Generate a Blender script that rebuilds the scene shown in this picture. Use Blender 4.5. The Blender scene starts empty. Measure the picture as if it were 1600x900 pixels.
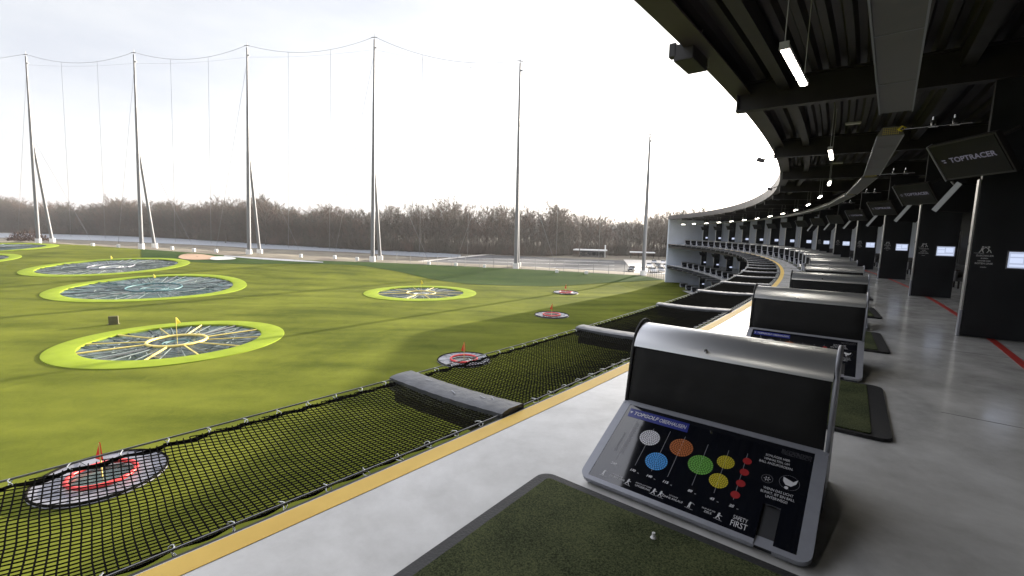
import bpy, bmesh, math, random
import numpy as np
from mathutils import Vector, Matrix
random.seed(7); rng = np.random.default_rng(11)
sc = bpy.context.scene
col = sc.collection
PI = math.pi
R_ = math.radians

# ------------------------------------------------------------------ camera
EYE = Vector((0, 0, 1.76)); FOC = 711.11; PITCH = .123115; ROLL = .022979
fw = Vector((0, math.cos(PITCH), -math.sin(PITCH)))
r0 = Vector((1, 0, 0)); u0 = r0.cross(fw)
cr = math.cos(ROLL) * r0 + math.sin(ROLL) * u0
cu = -math.sin(ROLL) * r0 + math.cos(ROLL) * u0
cam = bpy.data.cameras.new("camera"); cam_o = bpy.data.objects.new("camera", cam); col.objects.link(cam_o)
cam.sensor_width = 36; cam.lens = 16; cam.clip_start = .05; cam.clip_end = 6000
M = Matrix((cr, cu, -fw)).transposed().to_4x4(); M.translation = EYE
cam_o.matrix_world = M
sc.camera = cam_o

# ------------------------------------------------------------------ sky, sun, exposure
SUN_AZ, SUN_EL = R_(40), R_(12.5)
VEIL_L = 1.22
VEIL, ZENITH, SKYMIX = (.88, .88, .90), 4.2, .45
world = bpy.data.worlds.new("World"); sc.world = world; world.use_nodes = True
wn = world.node_tree.nodes; wl = world.node_tree.links
wn.clear()
wo = wn.new('ShaderNodeOutputWorld'); bg = wn.new('ShaderNodeBackground')
sky = wn.new('ShaderNodeTexSky'); sky.sky_type = 'NISHITA'; sky.sun_disc = False
sky.sun_elevation = SUN_EL; sky.sun_rotation = SUN_AZ
sky.air_density = 1.0; sky.dust_density = 3.0; sky.ozone_density = 1.0
# thin high cloud: a pale veil over the clear sky, brighter toward the zenith as under real overcast
tc = wn.new('ShaderNodeTexCoord'); mp = wn.new('ShaderNodeMapping'); mp.inputs['Scale'].default_value = (1.1, 1.1, 4.0); mp.inputs['Location'].default_value = (.3, .1, 0)
nz = wn.new('ShaderNodeTexNoise'); nz.inputs['Scale'].default_value = 2.0; nz.inputs['Detail'].default_value = 6; nz.inputs['Roughness'].default_value = .55
wl.new(tc.outputs['Generated'], mp.inputs['Vector']); wl.new(mp.outputs['Vector'], nz.inputs['Vector'])
cl = wn.new('ShaderNodeValToRGB'); cl.color_ramp.elements[0].position = .36; cl.color_ramp.elements[1].position = .64
cl.color_ramp.elements[0].color = (VEIL[0] * .66, VEIL[1] * .68, VEIL[2] * .78, 1); cl.color_ramp.elements[1].color = (*VEIL, 1)
wl.new(nz.outputs['Fac'], cl.inputs['Fac'])
sx = wn.new('ShaderNodeSeparateXYZ'); wl.new(tc.outputs['Generated'], sx.inputs[0])
zr = wn.new('ShaderNodeMapRange'); zr.interpolation_type = 'SMOOTHSTEP'; zr.inputs[1].default_value = .44; zr.inputs[2].default_value = .85; zr.inputs[3].default_value = 1; zr.inputs[4].default_value = ZENITH
wl.new(sx.outputs['Z'], zr.inputs[0])
s0_ = wn.new('ShaderNodeVectorMath'); s0_.operation = 'SCALE'; s0_.inputs['Scale'].default_value = VEIL_L
sc_ = wn.new('ShaderNodeVectorMath'); sc_.operation = 'SCALE'; wl.new(cl.outputs['Color'], s0_.inputs[0]); wl.new(s0_.outputs[0], sc_.inputs[0]); wl.new(zr.outputs[0], sc_.inputs['Scale'])
mx = wn.new('ShaderNodeMix'); mx.data_type = 'RGBA'; mx.blend_type = 'ADD'; mx.clamp_result = False; mx.inputs['Factor'].default_value = 1
sk = wn.new('ShaderNodeVectorMath'); sk.operation = 'SCALE'; sk.inputs['Scale'].default_value = SKYMIX; gb = wn.new('ShaderNodeRGBToBW'); wl.new(sky.outputs['Color'], gb.inputs[0]); gm = wn.new('ShaderNodeMix'); gm.data_type = 'RGBA'; gm.inputs['Factor'].default_value = .7; wl.new(sky.outputs['Color'], gm.inputs[6]); wl.new(gb.outputs[0], gm.inputs[7]); wl.new(gm.outputs[2], sk.inputs[0])
wl.new(sk.outputs[0], mx.inputs[6]); wl.new(sc_.outputs[0], mx.inputs[7])
wl.new(mx.outputs[2], bg.inputs['Color']); bg.inputs['Strength'].default_value = .12
wl.new(bg.outputs['Background'], wo.inputs['Surface'])

sun = bpy.data.lights.new("sun", 'SUN'); sun.energy = 5.0; sun.angle = R_(.6); sun.color = (1, .9, .76)
sun_o = bpy.data.objects.new("sun", sun); col.objects.link(sun_o)
sv = Vector((math.sin(SUN_AZ) * math.cos(SUN_EL), math.cos(SUN_AZ) * math.cos(SUN_EL), math.sin(SUN_EL)))
sun_o.rotation_euler = sv.to_track_quat('Z', 'Y').to_euler()
sc.view_settings.view_transform = 'Standard'; sc.view_settings.look = 'None'
sc.view_settings.exposure = 2.0; sc.view_settings.gamma = 1
sc.cycles.max_bounces = 8
HAZE = .00016

# ------------------------------------------------------------------ building arc: rho = metres outward from the tee line, s = bays along it
CX, CY, RE, T0, DT = -98.46, 89.50, 130.27, -.696686, .025163
BAY = RE * DT
def ang(s): return T0 + DT * s
def pol(rho, s, z=0.):
    t = ang(s); return Vector((CX + (RE + rho) * math.cos(t), CY + (RE + rho) * math.sin(t), z))
def ray(x, y): return fw * FOC + cr * (x - 800) + cu * (450 - y)
def at_z(x, y, z):
    d = ray(x, y); return EYE + d * ((z - EYE.z) / d.z)
def at_Y(x, y, Y):
    d = ray(x, y); return EYE + d * (Y / d.y)

# ------------------------------------------------------------------ terrain
G0 = -8.6
POLES = [(-142, 137, -4.55), (-106, 130, -5.0), (-70.7, 122, -5.6), (-35.5, 115.5, -6.25), (0.9, 113, -7.0), (29.5, 103, -7.3)]
LINE = np.array([(-420, 205, -4.3)] + POLES + [(46, 97, -8.2), (120, 80, -8.6)], float)
def line_dist(x, y):
    """signed distance to the pole line (positive inside the field) and base height there"""
    best = None
    for a, b in zip(LINE[:-1], LINE[1:]):
        ex, ey = b[0] - a[0], b[1] - a[1]; L2 = ex * ex + ey * ey
        u = min(1, max(0, ((x - a[0]) * ex + (y - a[1]) * ey) / L2))
        qx, qy = a[0] + ex * u, a[1] + ey * u
        d = math.hypot(x - qx, y - qy)
        if best is None or d < best[0]:
            sg = 1 if (ex * (y - a[1]) - ey * (x - a[0])) < 0 else -1
            best = (d, sg, a[2] + (b[2] - a[2]) * u, qx)
    return best
def ss(a, b, x):
    t = min(1, max(0, (x - a) / (b - a))); return t * t * (3 - 2 * t)
def terrain(x, y):
    d, sg, zb, qx = line_dist(x, y)
    if sg > 0 or d < 3:
        dd = d if sg > 0 else 0
        w = 24 + 46 * ss(-10, -60, qx)          # long gentle rise on the left, short bank on the right
        return G0 + (zb - G0) * (1 - ss(0, w, dd))
    return -9.0 + (zb + 9.0) * (1 - ss(3, 26, d))
def on_ground(x, y):
    d = ray(x, y); lo, k = None, 4.0
    while k < 900:
        p = EYE + d.normalized() * k
        if p.z < terrain(p.x, p.y):
            a, b = k / 1.02, k
            for _ in range(24):
                m = (a + b) / 2; p = EYE + d.normalized() * m
                if p.z < terrain(p.x, p.y): b = m
                else: a = m
            p = EYE + d.normalized() * b
            return Vector((p.x, p.y, terrain(p.x, p.y)))
        k *= 1.02
    return at_z(x, y, -9)

# ------------------------------------------------------------------ materials
def nodes_of(m): return m.node_tree.nodes, m.node_tree.links
def mat(name, c, rough=.5, metal=0., var=.0, vscale=4., bump=0., bscale=40., c2=None, spec=None, coat=0., emis=None, estr=1., detail=5, obj=True):
    m = bpy.data.materials.new(name); m.use_nodes = True
    n, l = nodes_of(m); p = n['Principled BSDF']
    p.inputs['Base Color'].default_value = (*c, 1); p.inputs['Roughness'].default_value = rough; p.inputs['Metallic'].default_value = metal
    if spec is not None: p.inputs['Specular IOR Level'].default_value = spec
    if coat: p.inputs['Coat Weight'].default_value = coat; p.inputs['Coat Roughness'].default_value = .08
    if emis: p.inputs['Emission Color'].default_value = (*emis, 1); p.inputs['Emission Strength'].default_value = estr
    t = n.new('ShaderNodeTexCoord'); co = t.outputs['Object'] if obj else t.outputs['Generated']
    if var or c2:
        z = n.new('ShaderNodeTexNoise'); z.inputs['Scale'].default_value = vscale; z.inputs['Detail'].default_value = detail; l.new(co, z.inputs['Vector'])
        k = n.new('ShaderNodeMix'); k.data_type = 'RGBA'
        a = tuple(max(0, v * (1 - var)) for v in c); b = c2 if c2 else tuple(v * (1 + var) for v in c)
        k.inputs[6].default_value = (*a, 1); k.inputs[7].default_value = (*b, 1)
        r = n.new('ShaderNodeMapRange'); r.inputs[1].default_value = .3; r.inputs[2].default_value = .7; l.new(z.outputs['Fac'], r.inputs[0])
        l.new(r.outputs[0], k.inputs['Factor']); l.new(k.outputs[2], p.inputs['Base Color'])
        q = n.new('ShaderNodeMapRange'); q.inputs[3].default_value = max(.02, rough - .08); q.inputs[4].default_value = min(1, rough + .08)
        l.new(z.outputs['Fac'], q.inputs[0]); l.new(q.outputs[0], p.inputs['Roughness'])
    if bump:
        z2 = n.new('ShaderNodeTexNoise'); z2.inputs['Scale'].default_value = bscale; z2.inputs['Detail'].default_value = 4; l.new(co, z2.inputs['Vector'])
        b2 = n.new('ShaderNodeBump'); b2.inputs['Strength'].default_value = bump; b2.inputs['Distance'].default_value = .02
        l.new(z2.outputs['Fac'], b2.inputs['Height']); l.new(b2.outputs['Normal'], p.inputs['Normal'])
    return m

def turf_mat(name, a, b, patch):
    m = bpy.data.materials.new(name); m.use_nodes = True; n, l = nodes_of(m); p = n['Principled BSDF']
    p.inputs['Roughness'].default_value = .95; p.inputs['Specular IOR Level'].default_value = .02
    t = n.new('ShaderNodeTexCoord')
    big = n.new('ShaderNodeTexNoise'); big.inputs['Scale'].default_value = patch; big.inputs['Detail'].default_value = 7; big.inputs['Roughness'].default_value = .6; big.inputs['Distortion'].default_value = .6
    l.new(t.outputs['Object'], big.inputs['Vector'])
    mp_ = n.new('ShaderNodeMapping'); mp_.inputs['Rotation'].default_value = (0, 0, .35); mp_.inputs['Scale'].default_value = (.05, .32, 1)
    l.new(t.outputs['Object'], mp_.inputs['Vector'])
    st = n.new('ShaderNodeTexNoise'); st.inputs['Scale'].default_value = 1.; st.inputs['Detail'].default_value = 5; l.new(mp_.outputs['Vector'], st.inputs['Vector'])
    # tyre-like arcs worn into the pile
    wv = n.new('ShaderNodeTexWave'); wv.wave_type = 'RINGS'; wv.inputs['Scale'].default_value = .045; wv.inputs['Distortion'].default_value = 9; wv.inputs['Detail'].default_value = 2; wv.inputs['Detail Scale'].default_value = .6
    l.new(t.outputs['Object'], wv.inputs['Vector'])
    fine = n.new('ShaderNodeTexNoise'); fine.inputs['Scale'].default_value = 9; fine.inputs['Detail'].default_value = 3; l.new(t.outputs['Object'], fine.inputs['Vector'])
    def mth(op, x, y):
        k = n.new('ShaderNodeMath'); k.operation = op
        for i, v in enumerate((x, y)):
            if isinstance(v, (int, float)): k.inputs[i].default_value = v
            else: l.new(v, k.inputs[i])
        return k.outputs[0]
    s1 = mth('MULTIPLY', big.outputs['Fac'], .9); s2 = mth('MULTIPLY', st.outputs['Fac'], .75)
    pw = mth('MULTIPLY', mth('POWER', wv.outputs['Fac'], 6.), -.10)
    mid = n.new('ShaderNodeTexNoise'); mid.inputs['Scale'].default_value = .42; mid.inputs['Detail'].default_value = 8; mid.inputs['Roughness'].default_value = .65; mid.inputs['Distortion'].default_value = 1.2; l.new(t.outputs['Object'], mid.inputs['Vector'])
    s = mth('ADD', mth('ADD', mth('ADD', s1, s2), mth('MULTIPLY', mth('SUBTRACT', mid.outputs['Fac'], .5), .38)), mth('ADD', pw, mth('MULTIPLY', fine.outputs['Fac'], .18)))
    r = n.new('ShaderNodeMapRange'); r.inputs[1].default_value = .64; r.inputs[2].default_value = 1.16; l.new(s, r.inputs[0])
    k = n.new('ShaderNodeMix'); k.data_type = 'RGBA'; k.inputs[6].default_value = (*a, 1); k.inputs[7].default_value = (*b, 1)
    l.new(r.outputs[0], k.inputs['Factor']); l.new(k.outputs[2], p.inputs['Base Color'])
    bp = n.new('ShaderNodeBump'); bp.inputs['Strength'].default_value = .25; bp.inputs['Distance'].default_value = .02
    l.new(fine.outputs['Fac'], bp.inputs['Height']); l.new(bp.outputs['Normal'], p.inputs['Normal'])
    return m

MT = {}
MT['turf'] = turf_mat('outfield turf', (.051, .063, .009), (.134, .146, .021), .055)
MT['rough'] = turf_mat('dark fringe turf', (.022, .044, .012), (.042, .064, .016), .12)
MT['lime'] = mat('lime target turf', (.19, .245, .024), .95, spec=.05, var=.12, vscale=.6, bump=.3, bscale=30)
MT['soil'] = mat('winter soil', (.115, .085, .06), .95, var=.35, vscale=.15, c2=(.17, .15, .10), bump=.5, bscale=2)
MT['river'] = mat('river water', (.20, .22, .25), .38, bump=.5, bscale=.8)
MT['lot'] = mat('wet asphalt', (.07, .07, .072), .9, spec=.12, var=.25, vscale=.08, bump=.2, bscale=8)
MT['pale_lot'] = mat('pale concrete', (.50, .46, .41), .8, var=.15, vscale=.2)
MT['lotline'] = mat('faded line paint', (.30, .30, .30), .8, var=.2)
MT['sand'] = mat('bunker sand', (.30, .19, .115), .9, var=.1, vscale=2)
MT['sand2'] = mat('white bunker turf', (.40, .41, .39), .9, var=.1, vscale=2)
MT['gravel'] = mat('grey gravel path', (.22, .23, .25), .9, var=.2, vscale=2)
MT['yellow'] = mat('yellow floor paint', (.74, .46, .05), .5, var=.10, vscale=3, c2=(.78, .52, .09))
MT['red'] = mat('red floor paint', (.50, .035, .025), .5, var=.15, vscale=3)
MT['black_steel'] = mat('black painted steel', (.017, .0145, .0155), .5, var=.3, vscale=3)
MT['roofdeck'] = mat('dark corrugated deck', (.022, .0185, .020), .5, var=.25, vscale=1.5)
MT['fascia'] = mat('roof edge steel', (.046, .038, .042), .45, var=.2, vscale=1)
MT['black_panel'] = mat('black laminate', (.014, .015, .018), .38, var=.25, vscale=2, bump=.03, bscale=3)
MT['pale_edge'] = mat('galvanised edge', (.78, .78, .76), .3, metal=.85, var=.08, vscale=3)
MT['endwall'] = mat('pale cladding', (.58, .62, .72), .6, var=.06, vscale=.5)
MT['backwall'] = mat('dark glazed lounge front', (.035, .034, .036), .2, var=.3, vscale=.3)
MT['alu'] = mat('brushed aluminium', (.66, .67, .69), .32, metal=.85)
MT['frame_grey'] = mat('silver powder coat', (.31, .32, .36), .42, metal=.25, var=.04, vscale=20)
MT['cab'] = mat('dark cabinet', (.035, .036, .04), .5, var=.2)
MT['vinyl'] = mat('black vinyl', (.0135, .0135, .014), .68, spec=.25, var=.10, vscale=3, bump=.35, bscale=6)
MT['pad'] = mat('worn grey vinyl', (.075, .078, .088), .34, var=.3, vscale=6, bump=.7, bscale=7)
MT['glass_black'] = mat('black glass face', (.006, .007, .011), .05, spec=.9)
MT['print'] = mat('white print', (.62, .62, .64), .5)
MT['print_dim'] = mat('grey print', (.25, .25, .27), .5)
MT['blue_label'] = mat('blue label', (.010, .022, .22), .3)
MT['rubber'] = mat('black rubber', (.022, .022, .023), .6, var=.2, bump=.3, bscale=60)
MT['net'] = mat('black net cord', (.008, .0075, .006), .9, spec=.05)
MT['cable'] = mat('steel cable', (.22, .22, .22), .4, metal=.7)
MT['clip'] = mat('zinc clip', (.62, .63, .62), .3, metal=.6)
MT['pole'] = mat('galvanised pole', (.15, .155, .165), .5, metal=.25, var=.1, vscale=.4)
MT['concrete_block'] = mat('white concrete', (.62, .62, .60), .8, var=.1)
MT['heater'] = mat('heater hood', (.16, .155, .145), .42, metal=.35, var=.12, vscale=3)
MT['valve'] = mat('chrome valve', (.6, .6, .6), .2, metal=1)
MT['gas_yellow'] = mat('yellow gas hose', (.6, .48, .03), .5)
MT['tube'] = mat('lamp diffuser', (.9, .9, .85), .4, emis=(1, .93, .80), estr=8)
MT['tube_body'] = mat('lamp housing', (.45, .45, .45), .5)
MT['screen_on'] = mat('lit touchscreen', (.02, .02, .02), .2, emis=(.55, .62, .82), estr=.21, var=.02, vscale=3)
MT['screen_off'] = mat('dark monitor face', (.006, .006, .0065), .45, spec=.2)
MT['sofa'] = mat('grey upholstery', (.13, .13, .135), .8, var=.15, bump=.2, bscale=60)
MT['wood'] = mat('dark timber', (.05, .035, .025), .5, var=.3)
MT['bark'] = mat('winter bark', (.095, .078, .066), .95, var=.3, vscale=.5)
MT['twig'] = mat('bare twigs', (.104, .075, .056), .95, var=.35, vscale=.05, c2=(.080, .076, .058))
MT['twig2'] = mat('warm bare twigs', (.108, .072, .055), .95, var=.3, vscale=.05)
MT['hill'] = mat('distant wooded ridge', (.12, .115, .11), 1, var=.3, vscale=.02)
MT['white'] = mat('white paint', (.75, .75, .74), .5, var=.05)
MT['car_w'] = mat('white car paint', (.75, .75, .76), .25, coat=.6)
MT['car_s'] = mat('silver car paint', (.35, .36, .38), .25, metal=.6, coat=.6)
MT['car_d'] = mat('dark car paint', (.03, .032, .035), .2, coat=.6)
MT['car_glass'] = mat('car glass', (.01, .012, .015), .08)
MT['tyre'] = mat('tyre', (.015, .015, .015), .8)
MT['dish_grey'] = mat('grey target sheet', (.17, .17, .195), .28, var=.2, vscale=1.5)
MT['ring_red'] = mat('red ring', (.55, .03, .03), .45)
MT['flag_red'] = mat('red flag', (.65, .03, .015), .7)
MT['flag_yellow'] = mat('yellow flag', (.75, .62, .04), .7)
MT['ring_yellow'] = mat('pale yellow tube', (.62, .50, .14), .5)
MT['ring_blue'] = mat('teal tube', (.04, .11, .12), .5)
MT['ring_white'] = mat('white tube', (.6, .6, .55), .5)
MT['spoke_dark'] = mat('dark truss', (.03, .035, .04), .5)
MT['truss'] = mat('grey truss', (.10, .125, .118), .5)
MT['joint'] = mat('joint filler', (.16, .155, .15), .7)
MT['olive_box'] = mat('olive box', (.085, .08, .028), .8, var=.2)
MT['brush'] = mat('dead brush', (.075, .045, .035), .95, var=.3)

def concrete_mat():
    m = bpy.data.materials.new('sealed concrete'); m.use_nodes = True; n, l = nodes_of(m); p = n['Principled BSDF']
    t = n.new('ShaderNodeTexCoord')
    a = n.new('ShaderNodeTexNoise'); a.inputs['Scale'].default_value = .55; a.inputs['Detail'].default_value = 8; a.inputs['Roughness'].default_value = .62; a.inputs['Distortion'].default_value = .8
    b = n.new('ShaderNodeTexNoise'); b.inputs['Scale'].default_value = 3.2; b.inputs['Detail'].default_value = 8; b.inputs['Roughness'].default_value = .7
    c = n.new('ShaderNodeTexNoise'); c.inputs['Scale'].default_value = 60; c.inputs['Detail'].default_value = 2
    for k in (a, b, c): l.new(t.outputs['Object'], k.inputs['Vector'])
    r = n.new('ShaderNodeValToRGB'); r.color_ramp.elements[0].position = .34; r.color_ramp.elements[1].position = .66
    r.color_ramp.elements[0].color = (.50, .495, .48, 1); r.color_ramp.elements[1].color = (.74, .735, .72, 1)
    l.new(a.outputs['Fac'], r.inputs['Fac'])
    k = n.new('ShaderNodeMix'); k.data_type = 'RGBA'; k.blend_type = 'OVERLAY'; k.inputs['Factor'].default_value = .45
    l.new(r.outputs['Color'], k.inputs[6]); l.new(b.outputs['Fac'], k.inputs[7]); l.new(k.outputs[2], p.inputs['Base Color'])
    q = n.new('ShaderNodeMapRange'); q.inputs[1].default_value = .3; q.inputs[2].default_value = .7; q.inputs[3].default_value = .10; q.inputs[4].default_value = .26
    l.new(b.outputs['Fac'], q.inputs[0]); l.new(q.outputs[0], p.inputs['Roughness'])
    bp = n.new('ShaderNodeBump'); bp.inputs['Strength'].default_value = .06; bp.inputs['Distance'].default_value = .01
    l.new(b.outputs['Fac'], bp.inputs['Height']); l.new(bp.outputs['Normal'], p.inputs['Normal'])
    return m
MT['concrete'] = concrete_mat()

def mat_turf():
    m = mat('tee mat turf', (.022, .036, .010), .9, spec=.2)
    n, l = nodes_of(m); p = n['Principled BSDF']; t = n.new('ShaderNodeTexCoord')
    a = n.new('ShaderNodeTexNoise'); a.inputs['Scale'].default_value = 120; a.inputs['Detail'].default_value = 3
    b = n.new('ShaderNodeTexNoise'); b.inputs['Scale'].default_value = 2.4; b.inputs['Detail'].default_value = 5
    l.new(t.outputs['Object'], a.inputs['Vector']); l.new(t.outputs['Object'], b.inputs['Vector'])
    s = n.new('ShaderNodeMath'); s.operation = 'MULTIPLY_ADD'; l.new(b.outputs['Fac'], s.inputs[0]); s.inputs[1].default_value = .5; l.new(a.outputs['Fac'], s.inputs[2])
    r = n.new('ShaderNodeValToRGB'); r.color_ramp.elements[0].position = .60; r.color_ramp.elements[1].position = .93
    r.color_ramp.elements[0].color = (.018, .026, .009, 1); r.color_ramp.elements[1].color = (.105, .12, .05, 1)
    l.new(s.outputs[0], r.inputs['Fac']); l.new(r.outputs['Color'], p.inputs['Base Color'])
    bp = n.new('ShaderNodeBump'); bp.inputs['Strength'].default_value = .9; bp.inputs['Distance'].default_value = .012
    l.new(a.outputs['Fac'], bp.inputs['Height']); l.new(bp.outputs['Normal'], p.inputs['Normal'])
    return m
MT['mat_turf'] = mat_turf()

def bowl_mat(name, a, b):
    """netting and water at the bottom of a sunken target: mottled, glossy"""
    m = mat(name, a, .12); n, l = nodes_of(m); p = n['Principled BSDF']; t = n.new('ShaderNodeTexCoord')
    v = n.new('ShaderNodeTexVoronoi'); v.inputs['Scale'].default_value = .55; l.new(t.outputs['Object'], v.inputs['Vector'])
    z = n.new('ShaderNodeTexNoise'); z.inputs['Scale'].default_value = .9; z.inputs['Detail'].default_value = 7; z.inputs['Distortion'].default_value = 1.5; l.new(t.outputs['Object'], z.inputs['Vector'])
    r = n.new('ShaderNodeValToRGB'); r.color_ramp.elements[0].position = .38; r.color_ramp.elements[1].position = .62
    r.color_ramp.elements[0].color = (*a, 1); r.color_ramp.elements[1].color = (*b, 1)
    l.new(z.outputs['Fac'], r.inputs['Fac'])
    k = n.new('ShaderNodeMix'); k.data_type = 'RGBA'; k.blend_type = 'MULTIPLY'; k.inputs['Factor'].default_value = .6
    l.new(r.outputs['Color'], k.inputs[6]); l.new(v.outputs['Distance'], k.inputs[7]); l.new(k.outputs[2], p.inputs['Base Color'])
    q = n.new('ShaderNodeMapRange'); q.inputs[3].default_value = .03; q.inputs[4].default_value = .34; l.new(z.outputs['Fac'], q.inputs[0]); l.new(q.outputs[0], p.inputs['Roughness'])
    bp = n.new('ShaderNodeBump'); bp.inputs['Strength'].default_value = .35; bp.inputs['Distance'].default_value = .15; l.new(v.outputs['Distance'], bp.inputs['Height']); l.new(bp.outputs['Normal'], p.inputs['Normal'])
    return m
MT['bowl'] = bowl_mat('target bowl grey', (.016, .034, .030), (.090, .135, .115))
MT['bowl_teal'] = bowl_mat('target bowl teal', (.015, .045, .043), (.075, .155, .14))

# ------------------------------------------------------------------ mesh helpers
class MB:
    def __init__(s): s.v, s.f = [], []
    def add(s, vs, fs):
        o = len(s.v); s.v += [tuple(p) for p in vs]; s.f += [tuple(i + o for i in f) for f in fs]; return s
    def box(s, c, d, rot=None, ch=0.):
        hx, hy, hz = (k / 2 for k in d); c = Vector(c)
        if ch:
            b = bmesh.new(); bmesh.ops.create_cube(b, size=1)
            for v in b.verts: v.co = Vector((v.co.x * d[0], v.co.y * d[1], v.co.z * d[2]))
            bmesh.ops.bevel(b, geom=b.edges[:], offset=ch, segments=2, profile=.6, affect='EDGES')
            vs = [v.co.copy() for v in b.verts]; b.verts.index_update(); fs = [[v.index for v in f.verts] for f in b.faces]; b.free()
        else:
            vs = [Vector((x * hx, y * hy, z * hz)) for x in (-1, 1) for y in (-1, 1) for z in (-1, 1)]
            fs = [(0, 1, 3, 2), (4, 6, 7, 5), (0, 4, 5, 1), (2, 3, 7, 6), (0, 2, 6, 4), (1, 5, 7, 3)]
        if rot is not None: vs = [rot @ v for v in vs]
        return s.add([v + c for v in vs], fs)
    def tube(s, pts, r, n=6, r1=None, cap=True):
        pts = [Vector(p) for p in pts]; m = len(pts); rings = []
        for i, p in enumerate(pts):
            d = (pts[min(i + 1, m - 1)] - pts[max(i - 1, 0)]).normalized()
            a = d.cross(Vector((0, 0, 1)) if abs(d.z) < .95 else Vector((1, 0, 0))).normalized(); b = d.cross(a)
            rr = r if r1 is None else r + (r1 - r) * i / (m - 1)
            rings.append([p + a * rr * math.cos(2 * PI * k / n) + b * rr * math.sin(2 * PI * k / n) for k in range(n)])
        vs = [v for q in rings for v in q]; fs = []
        for i in range(m - 1):
            for k in range(n): fs.append((i * n + k, i * n + (k + 1) % n, (i + 1) * n + (k + 1) % n, (i + 1) * n + k))
        if cap: fs += [tuple(range(n))[::-1], tuple((m - 1) * n + k for k in range(n))]
        return s.add(vs, fs)
    def torus(s, c, R, r, n=48, k=6, zf=None):
        vs, fs = [], []
        for i in range(n):
            a = 2 * PI * i / n
            for j in range(k):
                b = 2 * PI * j / k; q = R + r * math.cos(b)
                x, y = c[0] + q * math.cos(a), c[1] + q * math.sin(a)
                vs.append((x, y, c[2] + r * math.sin(b)))
        for i in range(n):
            for j in range(k): fs.append((i * k + j, ((i + 1) % n) * k + j, ((i + 1) % n) * k + (j + 1) % k, i * k + (j + 1) % k))
        return s.add(vs, fs)
    def prism(s, poly, lo, hi, axis):
        """extrude a 2-D outline; axis 'x': poly=(y,z); 'z': poly=(x,y); 'y': poly=(x,z)"""
        f = {'x': lambda a, b, h: (h, a, b), 'y': lambda a, b, h: (a, h, b), 'z': lambda a, b, h: (a, b, h)}[axis]
        n = len(poly)
        vs = [f(a, b, lo) for a, b in poly] + [f(a, b, hi) for a, b in poly]
        fs = [tuple(range(n)), tuple(range(2 * n - 1, n - 1, -1))] + [(i, (i + 1) % n, n + (i + 1) % n, n + i) for i in range(n)]
        return s.add(vs, fs)
    def sheet(s, prof, lo, hi, th=0.):
        """open profile (y,z) swept along x"""
        n = len(prof)
        vs = [(lo, a, b) for a, b in prof] + [(hi, a, b) for a, b in prof]
        return s.add(vs, [(i, i + 1, n + i + 1, n + i) for i in range(n - 1)])
    def grid(s, P, wrap=False):
        n, m = len(P), len(P[0])
        return s.add([p for r in P for p in r], [(i * m + j, i * m + (j + 1) % m, (i + 1) * m + (j + 1) % m, (i + 1) * m + j) for i in range(n - 1) for j in range(m if wrap else m - 1)])
    def arcbox(s, r0, r1, z0, z1, s0, s1, n=120):
        rows = []
        for i in range(n + 1):
            q = s0 + (s1 - s0) * i / n
            rows.append([pol(r0, q, z0), pol(r1, q, z0), pol(r1, q, z1), pol(r0, q, z1)])
        s.grid(rows, wrap=True)
        o = len(s.v); k = o - 4 * (n + 1)
        s.f += [(k, k + 1, k + 2, k + 3), (o - 1, o - 2, o - 3, o - 4)]
        return s
    def build(s, name, m, parent=None, smooth=False, bevel=0.):
        me = bpy.data.meshes.new(name); me.from_pydata(s.v, [], s.f); me.update()
        b = bmesh.new(); b.from_mesh(me); bmesh.ops.recalc_face_normals(b, faces=b.faces[:])
        b.to_mesh(me); b.free()
        me.materials.append(MT[m] if isinstance(m, str) else m)
        if smooth:
            me.shade_smooth() if smooth is True else me.shade_smooth()
            if smooth is not True:
                me.set_sharp_from_angle(angle=R_(smooth))
        o = bpy.data.objects.new(name, me); col.objects.link(o)
        if parent: o.parent = parent
        return o

def tag(o, label=None, cat=None, group=None, kind=None):
    for k, v in (('label', label), ('category', cat), ('group', group), ('kind', kind)):
        if v: o[k] = v
    return o
def thing(name, loc, rz, label, cat, group=None):
    o = bpy.data.objects.new(name, None); col.objects.link(o); o.location = loc; o.rotation_euler = (0, 0, rz); o.empty_display_size = .2
    return tag(o, label, cat, group)
def kids(o): return KID.get(o.name, [])
def copy_tree(o, parent=None, skip=()):
    c = o.copy(); col.objects.link(c)
    if parent: c.parent = parent
    for ch in o.children:
        if ch.name.split('.')[0] in skip: continue
        copy_tree(ch, c, skip)
    return c
ORD = ['nearest', 'second', 'third', 'fourth', 'fifth', 'sixth', 'seventh', 'eighth', 'ninth', 'tenth', 'eleventh', 'twelfth', 'thirteenth', 'fourteenth', 'fifteenth', 'sixteenth', 'seventeenth', 'eighteenth', 'nineteenth', 'twentieth',
       'twenty-first', 'twenty-second', 'twenty-third', 'twenty-fourth', 'twenty-fifth', 'twenty-sixth', 'twenty-seventh', 'twenty-eighth', 'twenty-ninth', 'thirtieth', 'thirty-first', 'thirty-second']
def nth(i, far=False):
    return ORD[i] + ('' if i == 0 else ' nearest')
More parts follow.
